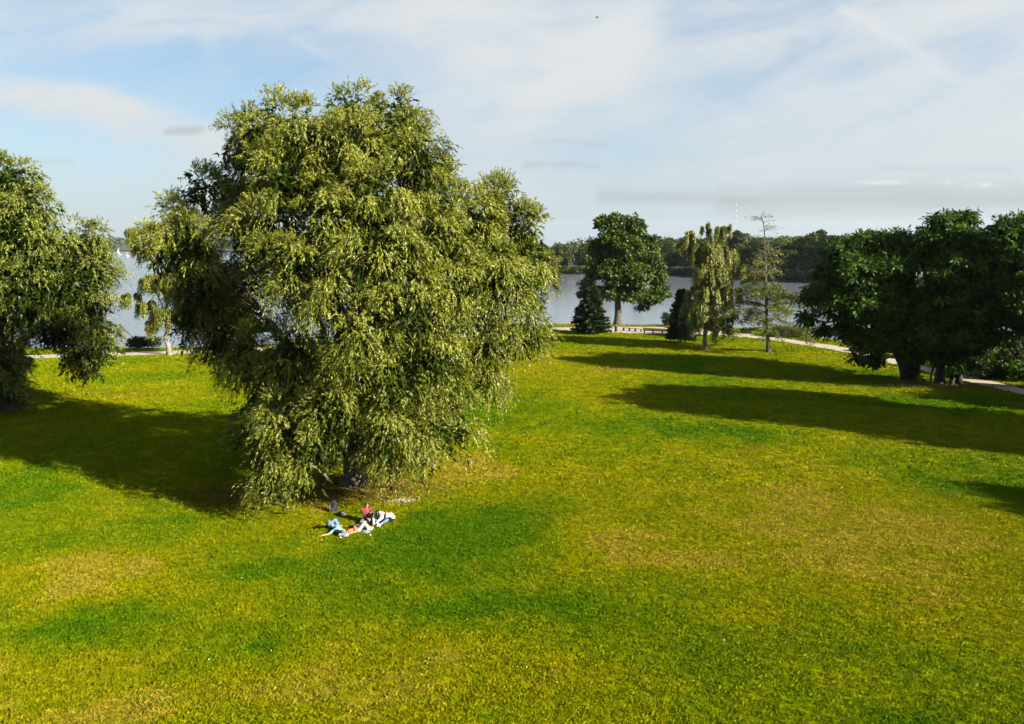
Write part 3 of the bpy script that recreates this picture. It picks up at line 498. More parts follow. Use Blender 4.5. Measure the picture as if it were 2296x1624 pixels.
# trees outside the frame on the right whose shade falls across the lawn
for k, (x, y, h, w) in enumerate([(49, 49, 21, 8), (61, 41, 17, 7), (69, 54, 17, 7), (54, 24, 16, 4)]):
    t0 = Vector((x, y, 0)); tree = empty('catalpa_tree', t0); tag(tree, ['tallest dark tree outside the right edge, casting the second long shade', 'dark tree outside the right edge behind the tallest one', 'dark tree farthest outside the right edge', 'slim dark tree outside the right edge, nearest the camera'][k], 'tree', 'trees beyond the right edge')
    Lq = [(np.array((x+math.cos(a)*w*.5, y+math.sin(a)*w*.5, h*q)), np.array((w*.55, w*.55, h*.2)), 1.) for a, q in ((0, .4), (2.1, .45), (4.2, .4), (1., .68), (3.3, .7), (5.2, .66), (0, .83))]
    crown(tree, clump_crown(Lq, 1.1, .8, .6, .3, 22, .4), M['catalpa']); tubes('trunk', [(wander(t0-Vector((0, 0, .2)), t0+Vector((0, 0, h*.75)), 6, .02), np.linspace(.6, .15, 6))]+[(wander(t0+Vector((0, 0, 3)), l[0], 5, .05), np.linspace(.3, .05, 5)) for l in Lq], M['bark3'], tree)
# bushes
def bush(px, py, w, h, label, mt='bush', name='bush', leaf=(.22, .12), dens=5, pos=None, group=None, d=None):
    t0 = pos or G(px, py); tree = empty(name, t0); tag(tree, label, 'bush', group); d = d or w; Lq = []
    for _ in range(max(3, int(w*1.2))):
        Lq.append((np.array((t0.x+RNG.uniform(-.4, .4)*w, t0.y+RNG.uniform(-.3, .3)*d, h*RNG.uniform(.3, .55))), np.array((min(w*.35, h*.8), min(d*.35, h*.8), h*.45)), 1.))
    crown(tree, clump_crown(Lq, dens, .35, leaf[0], leaf[1], 16, .0, True, .4, .25), M[mt], 'foliage')
    tubes('stem', [(wander(t0-Vector((0, 0, .1)), l[0], 4, .05), [.05, .04, .03, .02]) for l in Lq], M['bark3'], tree, 5)
bush(1489, 730, 2.2, 2.2, 'round green bush on the shore between the oak and the slim conifer')
bush(1502, 730, 1.4, 1.1, 'low bush at the foot of the round shore bush')
bush(306, 780, 2.6, 1.4, 'dark low bush on the shore beneath the left weeping birch')
bush(330, 780, 2.4, 1.6, 'taller right-hand dark bush on the shore by the left birch')
bush(0, 0, 17, 1.3, 'low dark hedge along the shore between the sparse conifer and the dark trees', pos=Vector(((G(1835, 755).x), G(1835, 755).y, 0)), name='hedge', d=3, leaf=(.26, .16))
for k, (px, py, w, h, lab) in enumerate([(2160, 826, 5.5, 2.6, 'dark dense bush beyond the path, under the right-hand trees'), (2222, 838, 6.5, 3.0, 'dark dense bush beyond the path, near the right edge'), (2296, 846, 6, 4.2, 'tall leafy bush at the right edge, rising over the water'), (2276, 852, 6, 2.2, 'low black-green bush along the path at the right edge'), (2085, 804, 5, 2.2, 'dark bush beyond the path, seen between the two tree trunks'), (2205, 828, 3, 3.2, 'bright yellow-green bush behind the dark ones, against the water'),(1990, 790, 5, 1.8, 'dark shore bush behind the drooping boughs')]):
    bush(px, py, w, h, lab, 'bush' if k in (2, 5) else 'catalpa', leaf=(.3, .14), dens=4.5, d=2.6)
# grass: real tufts
def tuft(seed, nbl, hgt, spread):
    r = np.random.default_rng(seed); a = r.uniform(0, 6.28, nbl); rr = spread*np.sqrt(r.uniform(0, 1, nbl)); b0 = np.stack([np.cos(a)*rr, np.sin(a)*rr, np.full(nbl, -.01)], 1)
    d = nrm(np.stack([r.normal(size=nbl)*.55, r.normal(size=nbl)*.55, np.ones(nbl)], 1)); s = nrm(np.cross(d, r.normal(size=(nbl, 3)))); Lh = hgt*r.uniform(.5, 1.2, nbl)[:, None]; w = .011
    V = np.stack([b0-s*w, b0+s*w, b0+d*Lh*.6+s*w*.8, b0+d*Lh+np.stack([d[:, 0], d[:, 1], -.35*np.ones(nbl)], 1)*Lh*.35], 1).reshape(-1, 3)
    o = bpy.data.objects.new('grass_tuft', arr_mesh('grass_tuft', V, np.arange(nbl*4).reshape(-1, 4))); o.data.materials.append(M['blade']); return o
tc_ = bpy.data.collections.new('grass_tufts')
for i in range(5): tc_.objects.link(tuft(i, 16, (.075, .085, .07, .11, .08)[i], .10))
PTS = []
def scatter(n_, y0, y1, scale):
    y = np.sqrt(RNG.uniform(y0**2, y1**2, n_)) if y0 < 30 else np.exp(RNG.uniform(np.log(y0), np.log(y1), n_)); x = RNG.uniform(-.70, .70, n_)*(y+6)
    ok = (y < yshore(x)-.6) & ~((y > pl(x)-.12) & (y < pu(x)+.12)); return np.stack([x[ok], y[ok], np.zeros(ok.sum())], 1), RNG.uniform(.6, 1.35, ok.sum())*scale
for a in [(125000, 17, 42, 1.), (120000, 42, 140, 1.35)]: PTS.append(scatter(*a))
P = np.concatenate([p[0] for p in PTS]); SC = np.concatenate([p[1] for p in PTS]); SC *= 1+.5*np.clip(np.linalg.norm(P[:, :2], axis=1)/60-.6, 0, 1.5)
me = bpy.data.meshes.new('grass'); me.vertices.add(len(P)); me.vertices.foreach_set('co', P.astype(np.float32).ravel())
for nm, arr in (('sc', SC), ('rz', RNG.uniform(0, 6.28, len(P)))):
    a = me.attributes.new(nm, 'FLOAT', 'POINT'); a.data.foreach_set('value', arr.astype(np.float32))
go = obj('grass', me); tag(go, 'grass tufts of the mown park lawn', 'grass', kind='stuff')
gt = bpy.data.node_groups.new('grass_tufts', 'GeometryNodeTree'); gt.interface.new_socket('Geometry', in_out='INPUT', socket_type='NodeSocketGeometry'); gt.interface.new_socket('Geometry', in_out='OUTPUT', socket_type='NodeSocketGeometry')
gi = gt.nodes.new('NodeGroupInput'); gq = gt.nodes.new('NodeGroupOutput'); ip = gt.nodes.new('GeometryNodeInstanceOnPoints'); ci = gt.nodes.new('GeometryNodeCollectionInfo')
ci.inputs['Collection'].default_value = tc_; ci.inputs['Separate Children'].default_value = True; ci.inputs['Reset Children'].default_value = True; ip.inputs['Pick Instance'].default_value = True
mp = gt.nodes.new('GeometryNodeMeshToPoints'); L_ = gt.links.new
def na(nm): q = gt.nodes.new('GeometryNodeInputNamedAttribute'); q.data_type = 'FLOAT'; q.inputs[0].default_value = nm; return q.outputs[0]
cx = gt.nodes.new('ShaderNodeCombineXYZ'); L_(na('rz'), cx.inputs[2]); cs = gt.nodes.new('ShaderNodeCombineXYZ'); s_ = na('sc'); [L_(s_, cs.inputs[i]) for i in range(3)]
e2r = gt.nodes.new('FunctionNodeEulerToRotation'); L_(cx.outputs[0], e2r.inputs[0])
L_(gi.outputs[0], mp.inputs[0]); L_(mp.outputs[0], ip.inputs['Points']); L_(ci.outputs[0], ip.inputs['Instance']); L_(e2r.outputs[0], ip.inputs['Rotation']); L_(cs.outputs[0], ip.inputs['Scale']); L_(ip.outputs[0], gq.inputs[0])
md = go.modifiers.new('tufts', 'NODES'); md.node_group = gt
# ------------------------------------------------------------------ woods on the far bank
def far_tree_mesh(seed, h, w, leaf, nq, name='far_crown'):
    r = np.random.default_rng(seed); parts = []; nl = 9; k = nq//nl
    for i in range(nl):
        a = r.uniform(0, 6.28); q = r.uniform(0, .32)*w; z = h*r.uniform(.30, .84); rr = w*r.uniform(.22, .34)*(1.1-.45*abs(z/h-.5)); c = np.array((math.cos(a)*q, math.sin(a)*q, z))
        u = nrm(r.normal(size=(k, 3))); u[:, 2] = np.where(u[:, 2] < -.4, -u[:, 2], u[:, 2]); bse = c+u*np.array((rr, rr, rr*1.05))*r.uniform(.8, 1.08, k)[:, None]
        nn = nrm(u+r.normal(size=(k, 3))*.45); dr = nrm(np.cross(nn, r.normal(size=(k, 3)))); sd_ = np.cross(nn, dr)
        V, Fc = leaves(bse-dr*leaf*.5, dr, leaf*r.uniform(.7, 1.4, k), leaf*.8*r.uniform(.7, 1.3, k), True, sd_); parts.append((V, Fc, np.clip(r.uniform(0, .5)+r.uniform(0, .5, k), 0, 1)))
    return cat_geo(parts)
FV = []
for i in range(6):
    h = (15.5, 17, 14, 18, 16, 13)[i]; V, Fc, T = far_tree_mesh(50+i, h, (11, 9.5, 12, 9, 10, 12)[i], 1.0, 1500); mc = arr_mesh('far_crown', V, Fc, T); mc.materials.append(M['far'])
    V, Fc, _ = tube_arrays([(0, 0, -.5), (0, 0, 1), (.2, .1, h*.5), (.1, .2, h*.8)], [.45, .32, .22, .1], 6); mt_ = arr_mesh('far_trunk', V, Fc, None, True); mt_.materials.append(M['bark2']); FV.append((mc, mt_))
def far_row(pts, step, off, jit, smin, smax, group, label):
    seg = [(Vector(pts[i]), Vector(pts[i+1])) for i in range(len(pts)-1)]; k = 0
    for a, b_ in seg:
        L = (b_-a).length; nrm2 = Vector((-(b_-a).y, (b_-a).x)).normalized(); nrm2 = nrm2 if nrm2.dot(a) > 0 else -nrm2; t = 0.
        while t < L:
            p = a+(b_-a)*(t/L)+nrm2*(off+RNG.uniform(-jit, jit)); k = RNG.integers(0, 6); s = RNG.uniform(smin, smax)
            e = empty('woodland_tree', (p.x, p.y, .1+off*.03)); e.rotation_euler = (0, 0, RNG.uniform(0, 6.28)); e.scale = (s*RNG.uniform(.9, 1.1), s*RNG.uniform(.9, 1.1), s); tag(e, label, 'tree', group)
            for nm, me in zip(('crown', 'trunk'), FV[k]):
                o = bpy.data.objects.new(nm, me); COL.objects.link(o); o.parent = e
                if nm == 'crown': o['kind'] = 'stuff'
            t += step*RNG.uniform(.7, 1.3)
bank = [W_(1150, 613), W_(1255, 615.3), W_(1400, 617), W_(1500, 619), W_(1600, 621.5), W_(1700, 626), W_(1780, 631), W_(1900, 637), W_(2100, 643)]
far_row(bank, 7.0, 4, 2, .58, 1.10, 'trees along the far bank', 'leafy tree in the front row at the water of the far bank')
far_row(bank, 8.5, 15, 3, .78, 1.18, 'trees behind the far bank', 'tree of the second row behind the far bank trees')
# shrubs at the foot of the bank + woodland mass behind + long wooded shore on the left
parts = []
def crown_blob(c, r, n_, leaf):
    u = sph(n_); u[:, 2] = np.where(u[:, 2] < -.2, -u[:, 2], u[:, 2]); b0 = np.array(c)+u*np.array(r)*RNG.uniform(.85, 1.1, (n_, 1)); nn = nrm(u+RNG.normal(size=(n_, 3))*.4); dr = nrm(np.cross(nn, sph(n_)))
    V, Fc = leaves(b0-dr*leaf*.5, dr, leaf*RNG.uniform(.7, 1.4, n_), leaf*.85, True, np.cross(nn, dr)); return V, Fc, np.clip(RNG.uniform(0, .5)+RNG.uniform(0, .5, n_), 0, 1)
for i in range(len(bank)-1):
    a, b_ = Vector(bank[i]), Vector(bank[i+1]); L = (b_-a).length
    for _ in range(int(L/1.6)):
        p = a+(b_-a)*RNG.random(); q = p.normalized()*RNG.uniform(0, 4); parts.append(crown_blob((p.x+q.x, p.y+q.y, RNG.uniform(-.3, 1.0)), (2.6, 2.2, RNG.uniform(1.6, 3.6)), 90, .7))
tag(obj('shore_shrubs', arr_mesh('shore_shrubs', *cat_geo(parts)), M['far']), 'shrubs and reeds at the foot of the far bank trees', 'shrubs', kind='stuff')
parts = []
for _ in range(520):
    t = RNG.random()*(len(bank)-1); i = int(t); p = Vector(bank[i]).lerp(Vector(bank[i+1]), t-i); dpt = RNG.uniform(26, 330)**1.; q = p+Vector((.45, .89))*dpt; hh = 7.0+dpt*.014+RNG.uniform(-1.5, 2.)
    parts.append(crown_blob((q.x, q.y, hh+RNG.uniform(-1.5, 1.5)), (6, 6, 7), 170, 1.3))
for px, yy, dd in [(1790, 538, 560), (1822, 540, 560), (1700, 543, 620), (1740, 542, 640), (1670, 543, 660), (1860, 541, 520)]:
    c = D(px, yy, dd); parts.append(crown_blob((c.x, c.y, c.z-5), (8, 8, 6), 320, 1.6))
tag(obj('woodland', arr_mesh('woodland', *cat_geo(parts)), M['far']), 'wood reading as one mass behind the far bank trees', 'woodland', kind='stuff')
parts = []
lf = [(-3200, 1700), (-1600, 1950), W_(240, 565), W_(330, 565), W_(560, 567), (-330, 1150), (-60, 640), (0, 470)]
for i in range(len(lf)-1):
    a, b_ = Vector(lf[i]), Vector(lf[i+1]); L = (b_-a).length
    for _ in range(int(L/3.3) if a.y > 1000 else int(L/5)):
        p = a+(b_-a)*RNG.random(); dq = RNG.uniform(4, 130)**1.; q = p+p.normalized()*dq; s = 1.25 if a.y > 1000 else .9; base = 7+dq*.085*s+3.5*math.sin(p.x*.011)*(dq/130)
        parts.append(crown_blob((q.x, q.y, base*1.1), (9*s, 9*s, RNG.uniform(8, 11)*s), 75, 3.4 if a.y > 1000 else 2.4))
tag(obj('woodland', arr_mesh('distant_woodland', *cat_geo(parts)), M['far']), 'distant wooded shore across the lake, far left', 'woodland', kind='stuff')

# ------------------------------------------------------------------ radio mast, birds
M['red'] = plain('mast_red', (.35, .03, .02)); M['white'] = plain('white_paint', (.75, .74, .72), .4, .05); M['black'] = plain('black_cloth', (.006, .006, .007), .7, .3); M['grey'] = plain('grey_metal', (.25, .26, .27), .5)
mb = Vector((500/F*4500*.99, 4500, 8)); tree = empty('radio_mast', mb); tag(tree, 'thin red-and-white radio mast rising behind the far wood, right of the tall birch', 'mast')
Hm = 13+(552-459)/F*4500-8; ns = 16
for i in range(ns):
    bm = bmesh.new(); z0, z1 = Hm*i/ns, Hm*(i+1)/ns
    for a in range(3):
        c = Vector((math.cos(a*2.094)*1.1, math.sin(a*2.094)*1.1, (z0+z1)/2)); box(bm, mb+c, (.42, .42, z1-z0-.02))
    for j in range(3):
        zz = z0+(z1-z0)*(j+.5)/3
        for a in range(3):
            p = Vector((math.cos(a*2.094+1.047)*.55, math.sin(a*2.094+1.047)*.55, zz)); box(bm, mb+p, (1.9, .25, .3), Matrix.Rotation(a*2.094+2.618, 3, 'Z'))
    obj('mast_section', from_bm(bm, 'mast_section', False), M['white'] if i % 2 else M['red'], tree)
for a in range(3):
    d = np.array((math.cos(a*2.094+.5), math.sin(a*2.094+.5), 0)); tubes('guy_wire', [([np.array(mb)+(0, 0, Hm*f), np.array(mb)+d*90], [.08, .08]) for f in (.5, .9)], M['grey'], tree, 4)
def bird(px, py, dist, span, label, mt, dih, yaw):
    d = ray(px, py); d = d/np.linalg.norm(d); p = Vector(d*dist)+Vector((0, 0, CAM_H)); e = empty('bird', p, yaw); tag(e, label, 'bird')
    V, Fc, _ = tube_arrays([p+Vector((0, y*span, 0)) for y in (-.24, -.18, -.08, .05, .15, .2, .27)], np.array([.015, .06, .085, .08, .05, .025, .05])*span, 8); R_ = Matrix.Translation(p) @ Matrix.Rotation(yaw, 4, 'Z') @ Matrix.Translation(-p)
    o = obj('body', arr_mesh('body', V, Fc, None, True), mt, e)
    for s in (-1, 1):
        bm = bmesh.new(); rows = []
        for t, ch, sw in ((0, .16, 0), (.35, .17, -.05), (.7, .11, .03), (1, .02, .18)):
            c = p+Vector((s*t*span*.5, sw*span, t*span*.5*dih)); rows.append([bm.verts.new(c+Vector((0, -ch*span/2, 0))), bm.verts.new(c+Vector((0, 0, .02*span))), bm.verts.new(c+Vector((0, ch*span/2, 0))), bm.verts.new(c+Vector((0, 0, -.012*span)))])
        for i in range(3):
            for j in range(4): bm.faces.new((rows[i][j], rows[i][(j+1) % 4], rows[i+1][(j+1) % 4], rows[i+1][j]))
        bm.faces.new(rows[0]); bm.faces.new(rows[3][::-1]); bmesh.ops.recalc_face_normals(bm, faces=bm.faces); obj('wing', from_bm(bm, 'wing'), mt, e)
    for o in e.children:                                  # turn the finished bird about its own centre
        o.matrix_parent_inverse = Matrix.Translation(-p)
bird(1339, 39, 55, .40, 'dark bird gliding high in the pale clouds at the top of the sky', M['black'], .12, R(65))
bird(1743, 524, 170, .95, 'small gull low over the far wood, right of the bare treetop', plain('gull_grey', (.12, .12, .13)), .35, R(20))

# ------------------------------------------------------------------ benches, bin
M['slat'] = plain('bench_wood_red', (.20, .060, .035), .6, .25); M['slat2'] = plain('bench_wood_brown', (.12, .055, .035), .6, .25); M['leg'] = plain('bench_leg_dark', (.035, .03, .028), .7)
def bench(a, b_, back, label, mt, nleg):
    a, b_ = Vector(a), Vector(b_); L = (b_-a).length; ang = math.atan2((b_-a).y, (b_-a).x); c = (a+b_)/2; e = empty('park_bench', c, ang); tag(e, label, 'bench')
    def loc(nm, ctr, size, m_):
        bm = bmesh.new(); box(bm, Vector(ctr), size, bev=.008); me = from_bm(bm, nm, False); return obj(nm, me, m_, e, False)
    for k in range(4): loc('slat', (0, -.18+k*.125, .46), (L, .105, .045), mt)
    if back:
        for k in range(3): loc('back_slat', (0, -.27-.02*k, .58+k*.135), (L, .04, .115), mt)
    for k in range(nleg):
        x = -L/2+.1+(L-.2)*k/(nleg-1); loc('leg', (x, 0, .215), (.10, .42, .43), M['leg'])
        if back: loc('back_post', (x, -.24, .66), (.06, .05, .42), M['leg'])
bench(G(1397, 741.5), G(1439, 745), False, 'long brown backless bench on the path edge, left of the red one', M['slat2'], 4)
bench(G(1443, 748.2), G(1507, 751.5), True, 'long reddish bench with a back, ending at the slim dark conifer', M['slat'], 4)
p = G(1381, 744.5); e = empty('litter_bin', p); tag(e, 'black cylindrical litter bin standing alone left of the benches', 'litter bin')
bm = bmesh.new(); bmesh.ops.create_cone(bm, cap_ends=True, segments=20, radius1=.21, radius2=.24, depth=.82, matrix=Matrix.Translation(p+Vector((0, 0, .45)))); obj('drum', from_bm(bm, 'drum', False), M['black'], e)
bm = bmesh.new(); bmesh.ops.create_cone(bm, cap_ends=True, segments=20, radius1=.26, radius2=.22, depth=.07, matrix=Matrix.Translation(p+Vector((0, 0, .90)))); obj('lid', from_bm(bm, 'lid', False), M['leg'], e)
bm = bmesh.new(); bmesh.ops.create_cone(bm, cap_ends=True, segments=12, radius1=.12, radius2=.12, depth=.06, matrix=Matrix.Translation(p+Vector((0, 0, .02)))); obj('foot', from_bm(bm, 'foot', False), M['leg'], e)

# ------------------------------------------------------------------ boats
M['sail'] = plain('sail_white', (.8, .79, .76), .8, .05); M['hullred'] = plain('boat_red', (.4, .05, .03), .4)
def hull_mesh(L, Wd, Hh):
    bm = bmesh.new(); rows = []
    for t in np.linspace(0, 1, 9):
        w = Wd/2*(math.sin(math.pi*min(1, .18+t*.82))**.6 if t < 1 else 0)*(1 if t > .05 else .85); w = max(w, .02); x = (t-.5)*L; sh = Hh*(.85+.35*t*t)
        rows.append([bm.verts.new((x, s*w*f, z)) for s, f, z in ((-1, 1, sh), (-1, .85, Hh*.3), (-1, .3, -.25), (1, .3, -.25), (1, .85, Hh*.3), (1, 1, sh))])
    for i in range(8):
        for j in range(6): bm.faces.new((rows[i][j], rows[i][(j+1) % 6], rows[i+1][(j+1) % 6], rows[i+1][j]))
    bm.faces.new(rows[0]); bm.faces.new(rows[-1][::-1]); bmesh.ops.recalc_face_normals(bm, faces=bm.faces); return from_bm(bm, 'hull', False)
def boat(p, yaw, L, label, mast=0., sailup=False, cabin=True, red=False):
    e = empty('sailing_boat' if mast else 'motor_boat', p, yaw); tag(e, label, 'boat'); Wd = L*.32; Hh = L*.11
    obj('hull', hull_mesh(L, Wd, Hh), M['white'], e, False)
    def bx_(nm, c, s, m_):
        bm = bmesh.new(); box(bm, Vector(c), s, bev=.05*min(s)); return obj(nm, from_bm(bm, nm, False), m_, e, False)
    if cabin: bx_('cabin', (L*.05, 0, Hh*1.25), (L*.36, Wd*.6, Hh*.9), M['hullred'] if red else M['white']); bx_('cabin_window', (L*.05, 0, Hh*1.35), (L*.28, Wd*.62, Hh*.28), M['black'])
    if mast:
        V, Fc, _ = tube_arrays([(L*.1, 0, Hh), (L*.1, 0, mast)], [.09, .06], 8); obj('mast', arr_mesh('mast', V, Fc, None, True), M['sail'], e, False)
        V, Fc, _ = tube_arrays([(L*.1, 0, Hh*2.2), (-L*.38, 0, Hh*2.2)], [.13 if not sailup else .05]*2, 8); obj('boom', arr_mesh('boom', V, Fc, None, True), M['sail'], e, False)
        if sailup:
            bm = bmesh.new(); N = 8; g = {}
            for i in range(N+1):
                for j in range(N+1):
                    u, v = i/N, j/N; x = L*.09-(L*.46*(1-v))*u; g[i, j] = bm.verts.new((x, .12*L*math.sin(math.pi*u)*(1-v)*.6, Hh*2.3+(mast*.96-Hh*2.3)*v))
            for i in range(N):
                for j in range(N): bm.faces.new((g[i, j], g[i+1, j], g[i+1, j+1], g[i, j+1]))
            bmesh.ops.remove_doubles(bm, verts=bm.verts, dist=.001); bmesh.ops.solidify(bm, geom=bm.faces, thickness=.03); obj('sail', from_bm(bm, 'sail'), M['sail'], e, False)
def wp(px, py): return G(px, py, -1.)
boat(wp(267.5, 571.8), R(15), 5.5, 'small white moored boat with a bare mast, leftmost on the far-left water', 6)
boat(wp(265.6, 566.8), R(75), 6, 'sailing boat with its sail up close under the distant left shore', 9.5, True)
boat(wp(284.6, 575.3), R(-20), 7, 'white moored boat with a short mast, seen under the drooping birch branch', 6)
boat(wp(545, 659), R(10), 7.5, 'white motor boat with a red cabin, glimpsed through the dark gap of the big willow', 0, False, True, True)
boat(wp(2066, 640), R(70), 7.0, 'white sailing boat with a tall mast, glimpsed through the gap in the dark trees', 9.5)
boat(wp(2053, 637), R(60), 6.5, 'second, slightly farther white sailing boat left of the one in the tree gap', 8.2)

# ------------------------------------------------------------------ people
M['skin'] = plain('skin', (0.302, 0.166, 0.108), .55, .08); M['hair'] = plain('dark_hair', (.014, .009, .007), .45, .4, 40); M['teal'] = plain('teal_shirt', (0.158, 0.346, 0.331), .85, .1); M['jean'] = plain('blue_jeans', (0.080, 0.136, 0.240), .85, .2)
M['palejean'] = plain('pale_jeans', (0.259, 0.302, 0.360), .85, .1); M['orange'] = plain('orange_top', (0.484, 0.101, 0.039), .85, .1); M['redshirt'] = plain('red_shirt', (0.416, 0.016, 0.020), .85, .1); M['dkjacket'] = plain('dark_jacket', (.030, .026, .032), .85, .2)
M['khaki'] = plain('khaki_trousers', (0.104, 0.092, 0.072), .85, .15); M['cardigan'] = plain('white_cardigan', (0.484, 0.484, 0.468), .9, .06); M['shoew'] = plain('white_shoe', (0.600, 0.544, 0.480), .7, .05); M['maroon'] = plain('maroon_cloth', (.13, .012, .022), .9)
M['eye'] = plain('eye_dark', (.02, .015, .012), .3); M['greycloth'] = plain('grey_cloth', (0.198, 0.204, 0.210), .9, .15)
def capm(bm, pts, rad):
    pts = [Vector(p) for p in pts]
    for p, r in zip(pts, rad): bmesh.ops.create_icosphere(bm, subdivisions=2, radius=r, matrix=Matrix.Translation(p))
    for (a, b_), (r0, r1) in zip(zip(pts, pts[1:]), zip(rad, rad[1:])):
        d = b_-a
        if d.length < 1e-4: continue
        bmesh.ops.create_cone(bm, cap_ends=True, segments=12, radius1=r0, radius2=r1, depth=d.length, matrix=Matrix.Translation((a+b_)/2) @ d.to_track_quat('Z', 'Y').to_matrix().to_4x4())
def ell(bm, c, r, rot=None):
    M_ = Matrix.Translation(c) @ (rot.to_4x4() if rot else Matrix.Identity(4)) @ Matrix.Diagonal((r[0], r[1], r[2], 1)); bmesh.ops.create_icosphere(bm, subdivisions=3, radius=1, matrix=M_)
def fused(bm, name, mt, parent, vox=.012):
    o = obj(name, from_bm(bm, name), mt, parent); md = o.modifiers.new('fuse', 'REMESH'); md.mode = 'VOXEL'; md.voxel_size = vox; md.use_smooth_shade = True
    sm = o.modifiers.new('smooth', 'SMOOTH'); sm.factor = .5; sm.iterations = 3; return o
def person(J, label, top, legs, shoe, face, up, sleeve=1., sleevem=None, hair='short', vox=.010, bare_legs=0., female=False, hairlen=0., extra=None):
    """J: joints in world metres; face = direction the face looks, up = crown direction of the head"""
    e = empty('person', Vector((J['pelvis'].x, J['pelvis'].y, 0))); tag(e, label, 'person'); s = .92 if female else 1.
    face = face.normalized(); up = (up-face*up.dot(face)).normalized(); rt = face.cross(up); Rm = Matrix((rt, face, up)).transposed()
    bm = bmesh.new(); capm(bm, [J['pelvis'], J['waist'], J['chest'], J['neck']], [.125*s, .11*s, .135*s, .06]); capm(bm, [J['shL'], J['chest'], J['shR']], [.062*s, .11*s, .062*s]); capm(bm, [J['hipL'], J['pelvis'], J['hipR']], [.09*s, .10*s, .09*s])
    capm(bm, [J['neck'], J['head']], [.055*s, .055*s]); ell(bm, J['head']+up*.02, (.074, .092, .112), Rm); ell(bm, J['head']-up*.055+face*.03, (.052, .055, .05), Rm)
    capm(bm, [J['head']+face*.088+up*.012, J['head']+face*.112-up*.018], [.010, .016])
    for q in (-1, 1): ell(bm, J['head']+rt*q*.076-up*.005, (.012, .022, .032), Rm)
    for sx in 'LR':
        capm(bm, [J['sh'+sx], J['el'+sx], J['ha'+sx]], [.052*s, .041*s, .027]); w_ = J['ha'+sx]; fd = (J['ha'+sx]-J['el'+sx]).normalized(); hd = J.get('hd'+sx, fd)
        sd_ = hd.cross(Vector((.1, .2, 1))).normalized(); nz = sd_.cross(hd).normalized(); palm = w_+hd*.085
        capm(bm, [w_, w_+hd*.04+sd_*.02, palm+sd_*.028], [.026, .020, .014]); capm(bm, [w_, w_+hd*.04-sd_*.02, palm-sd_*.028], [.026, .020, .014]); capm(bm, [palm+sd_*.028, palm-sd_*.028], [.015, .015])
        for k, ln in enumerate((.062, .075, .070, .055)):
            b0 = palm+sd_*(.030-.020*k); m1 = b0+hd*ln*.55-nz*.008; capm(bm, [b0, m1, m1+hd*ln*.4-nz*.022], [.0095, .0088, .008])
        tb = w_+hd*.02+sd_*.03; capm(bm, [tb, tb+hd*.035+sd_*.022, tb+hd*.065+sd_*.018-nz*.01], [.013, .011, .0095])
        capm(bm, [J['hip'+sx], J['kn'+sx], J['an'+sx]], [.082*s, .056*s, .040]); capm(bm, [J['an'+sx], J['toe'+sx]], [.042, .030])
    b_ = fused(bm, 'body', M['skin'], e, vox)
    bm = bmesh.new(); capm(bm, [J['waist']+(J['pelvis']-J['waist'])*.7, J['waist'], J['chest'], J['chest']+(J['neck']-J['chest'])*.55], [.145*s, .13*s, .152*s, .09*s]); capm(bm, [J['shL'], J['chest'], J['shR']], [.075*s, .128*s, .075*s])
    if sleevem is None:
        for sx in 'LR': capm(bm, [J['sh'+sx], J['sh'+sx].lerp(J['el'+sx], min(1, sleeve))]+([J['el'+sx].lerp(J['ha'+sx], .92)] if sleeve > 1 else []), [.073*s, .060*s]+([.040] if sleeve > 1 else []))
    fused(bm, 'shirt', M[top], e, .014)
    if sleevem:
        bm = bmesh.new()
        for sx in 'LR': capm(bm, [J['sh'+sx]+(J['chest']-J['sh'+sx])*.15, J['sh'+sx].lerp(J['el'+sx], .3), J['el'+sx], J['el'+sx].lerp(J['ha'+sx], .9)], [.085*s, .078*s, .062*s, .045])
        bk = -face if 'back' not in J else J['back']; capm(bm, [J['shL']+bk*.05, J['chest']+bk*.07, J['shR']+bk*.05], [.07, .11, .07]); capm(bm, [J['chest']+bk*.07, J['pelvis']+bk*.07], [.12, .13]); fused(bm, 'jacket', M[sleevem], e, .014)
    bm = bmesh.new(); capm(bm, [J['hipL'], J['pelvis'], J['hipR']], [.102*s, .118*s, .102*s])
    for sx in 'LR': capm(bm, [J['hip'+sx], J['kn'+sx]]+([] if bare_legs else [J['kn'+sx].lerp(J['an'+sx], .93)]), [.098*s, .070*s]+([] if bare_legs else [.055]))
    fused(bm, 'trousers', M[legs], e, .013)
    for sx in 'LR':
        bm = bmesh.new(); dd = (J['toe'+sx]-J['an'+sx]).normalized(); capm(bm, [J['an'+sx]-dd*.03, J['an'+sx], J['toe'+sx]], [.045, .052, .040]); capm(bm, [J['an'+sx]-dd*.05-Vector((0, 0, .012)), J['toe'+sx]-Vector((0, 0, .006))], [.038, .040]); fused(bm, 'shoe', M[shoe], e, .010)
    bm = bmesh.new(); ell(bm, J['head']+up*.045-face*.018, (.092, .102, .118), Rm)
    if hairlen:
        dwn = J.get('hairdir', -up); capm(bm, [J['head']-face*.05+up*.02, J['head']-face*.06+dwn*hairlen*.5, J['head']-face*.03+dwn*hairlen], [.092, .085, .045])
        for q in (-1, 1): capm(bm, [J['head']+rt*q*.06, J['head']+rt*q*.08+dwn*hairlen*.55, J['head']+rt*q*.07+dwn*hairlen*.95], [.045, .040, .022])
    h_ = fused(bm, 'hair', M['hair'], e, .012)
    for q in (-1, 1):
        bm = bmesh.new(); ell(bm, J['head']+face*.088+rt*q*.031+up*.012, (.012, .007, .008), Rm); obj('eye', from_bm(bm, 'eye'), M['eye'], e)
    bm = bmesh.new(); ell(bm, J['head']+face*.080-up*.052, (.024, .008, .006), Rm); obj('mouth', from_bm(bm, 'mouth'), plain('lips', (.35, .10, .08)) if 'lips' not in bpy.data.materials else bpy.data.materials['lips'], e)
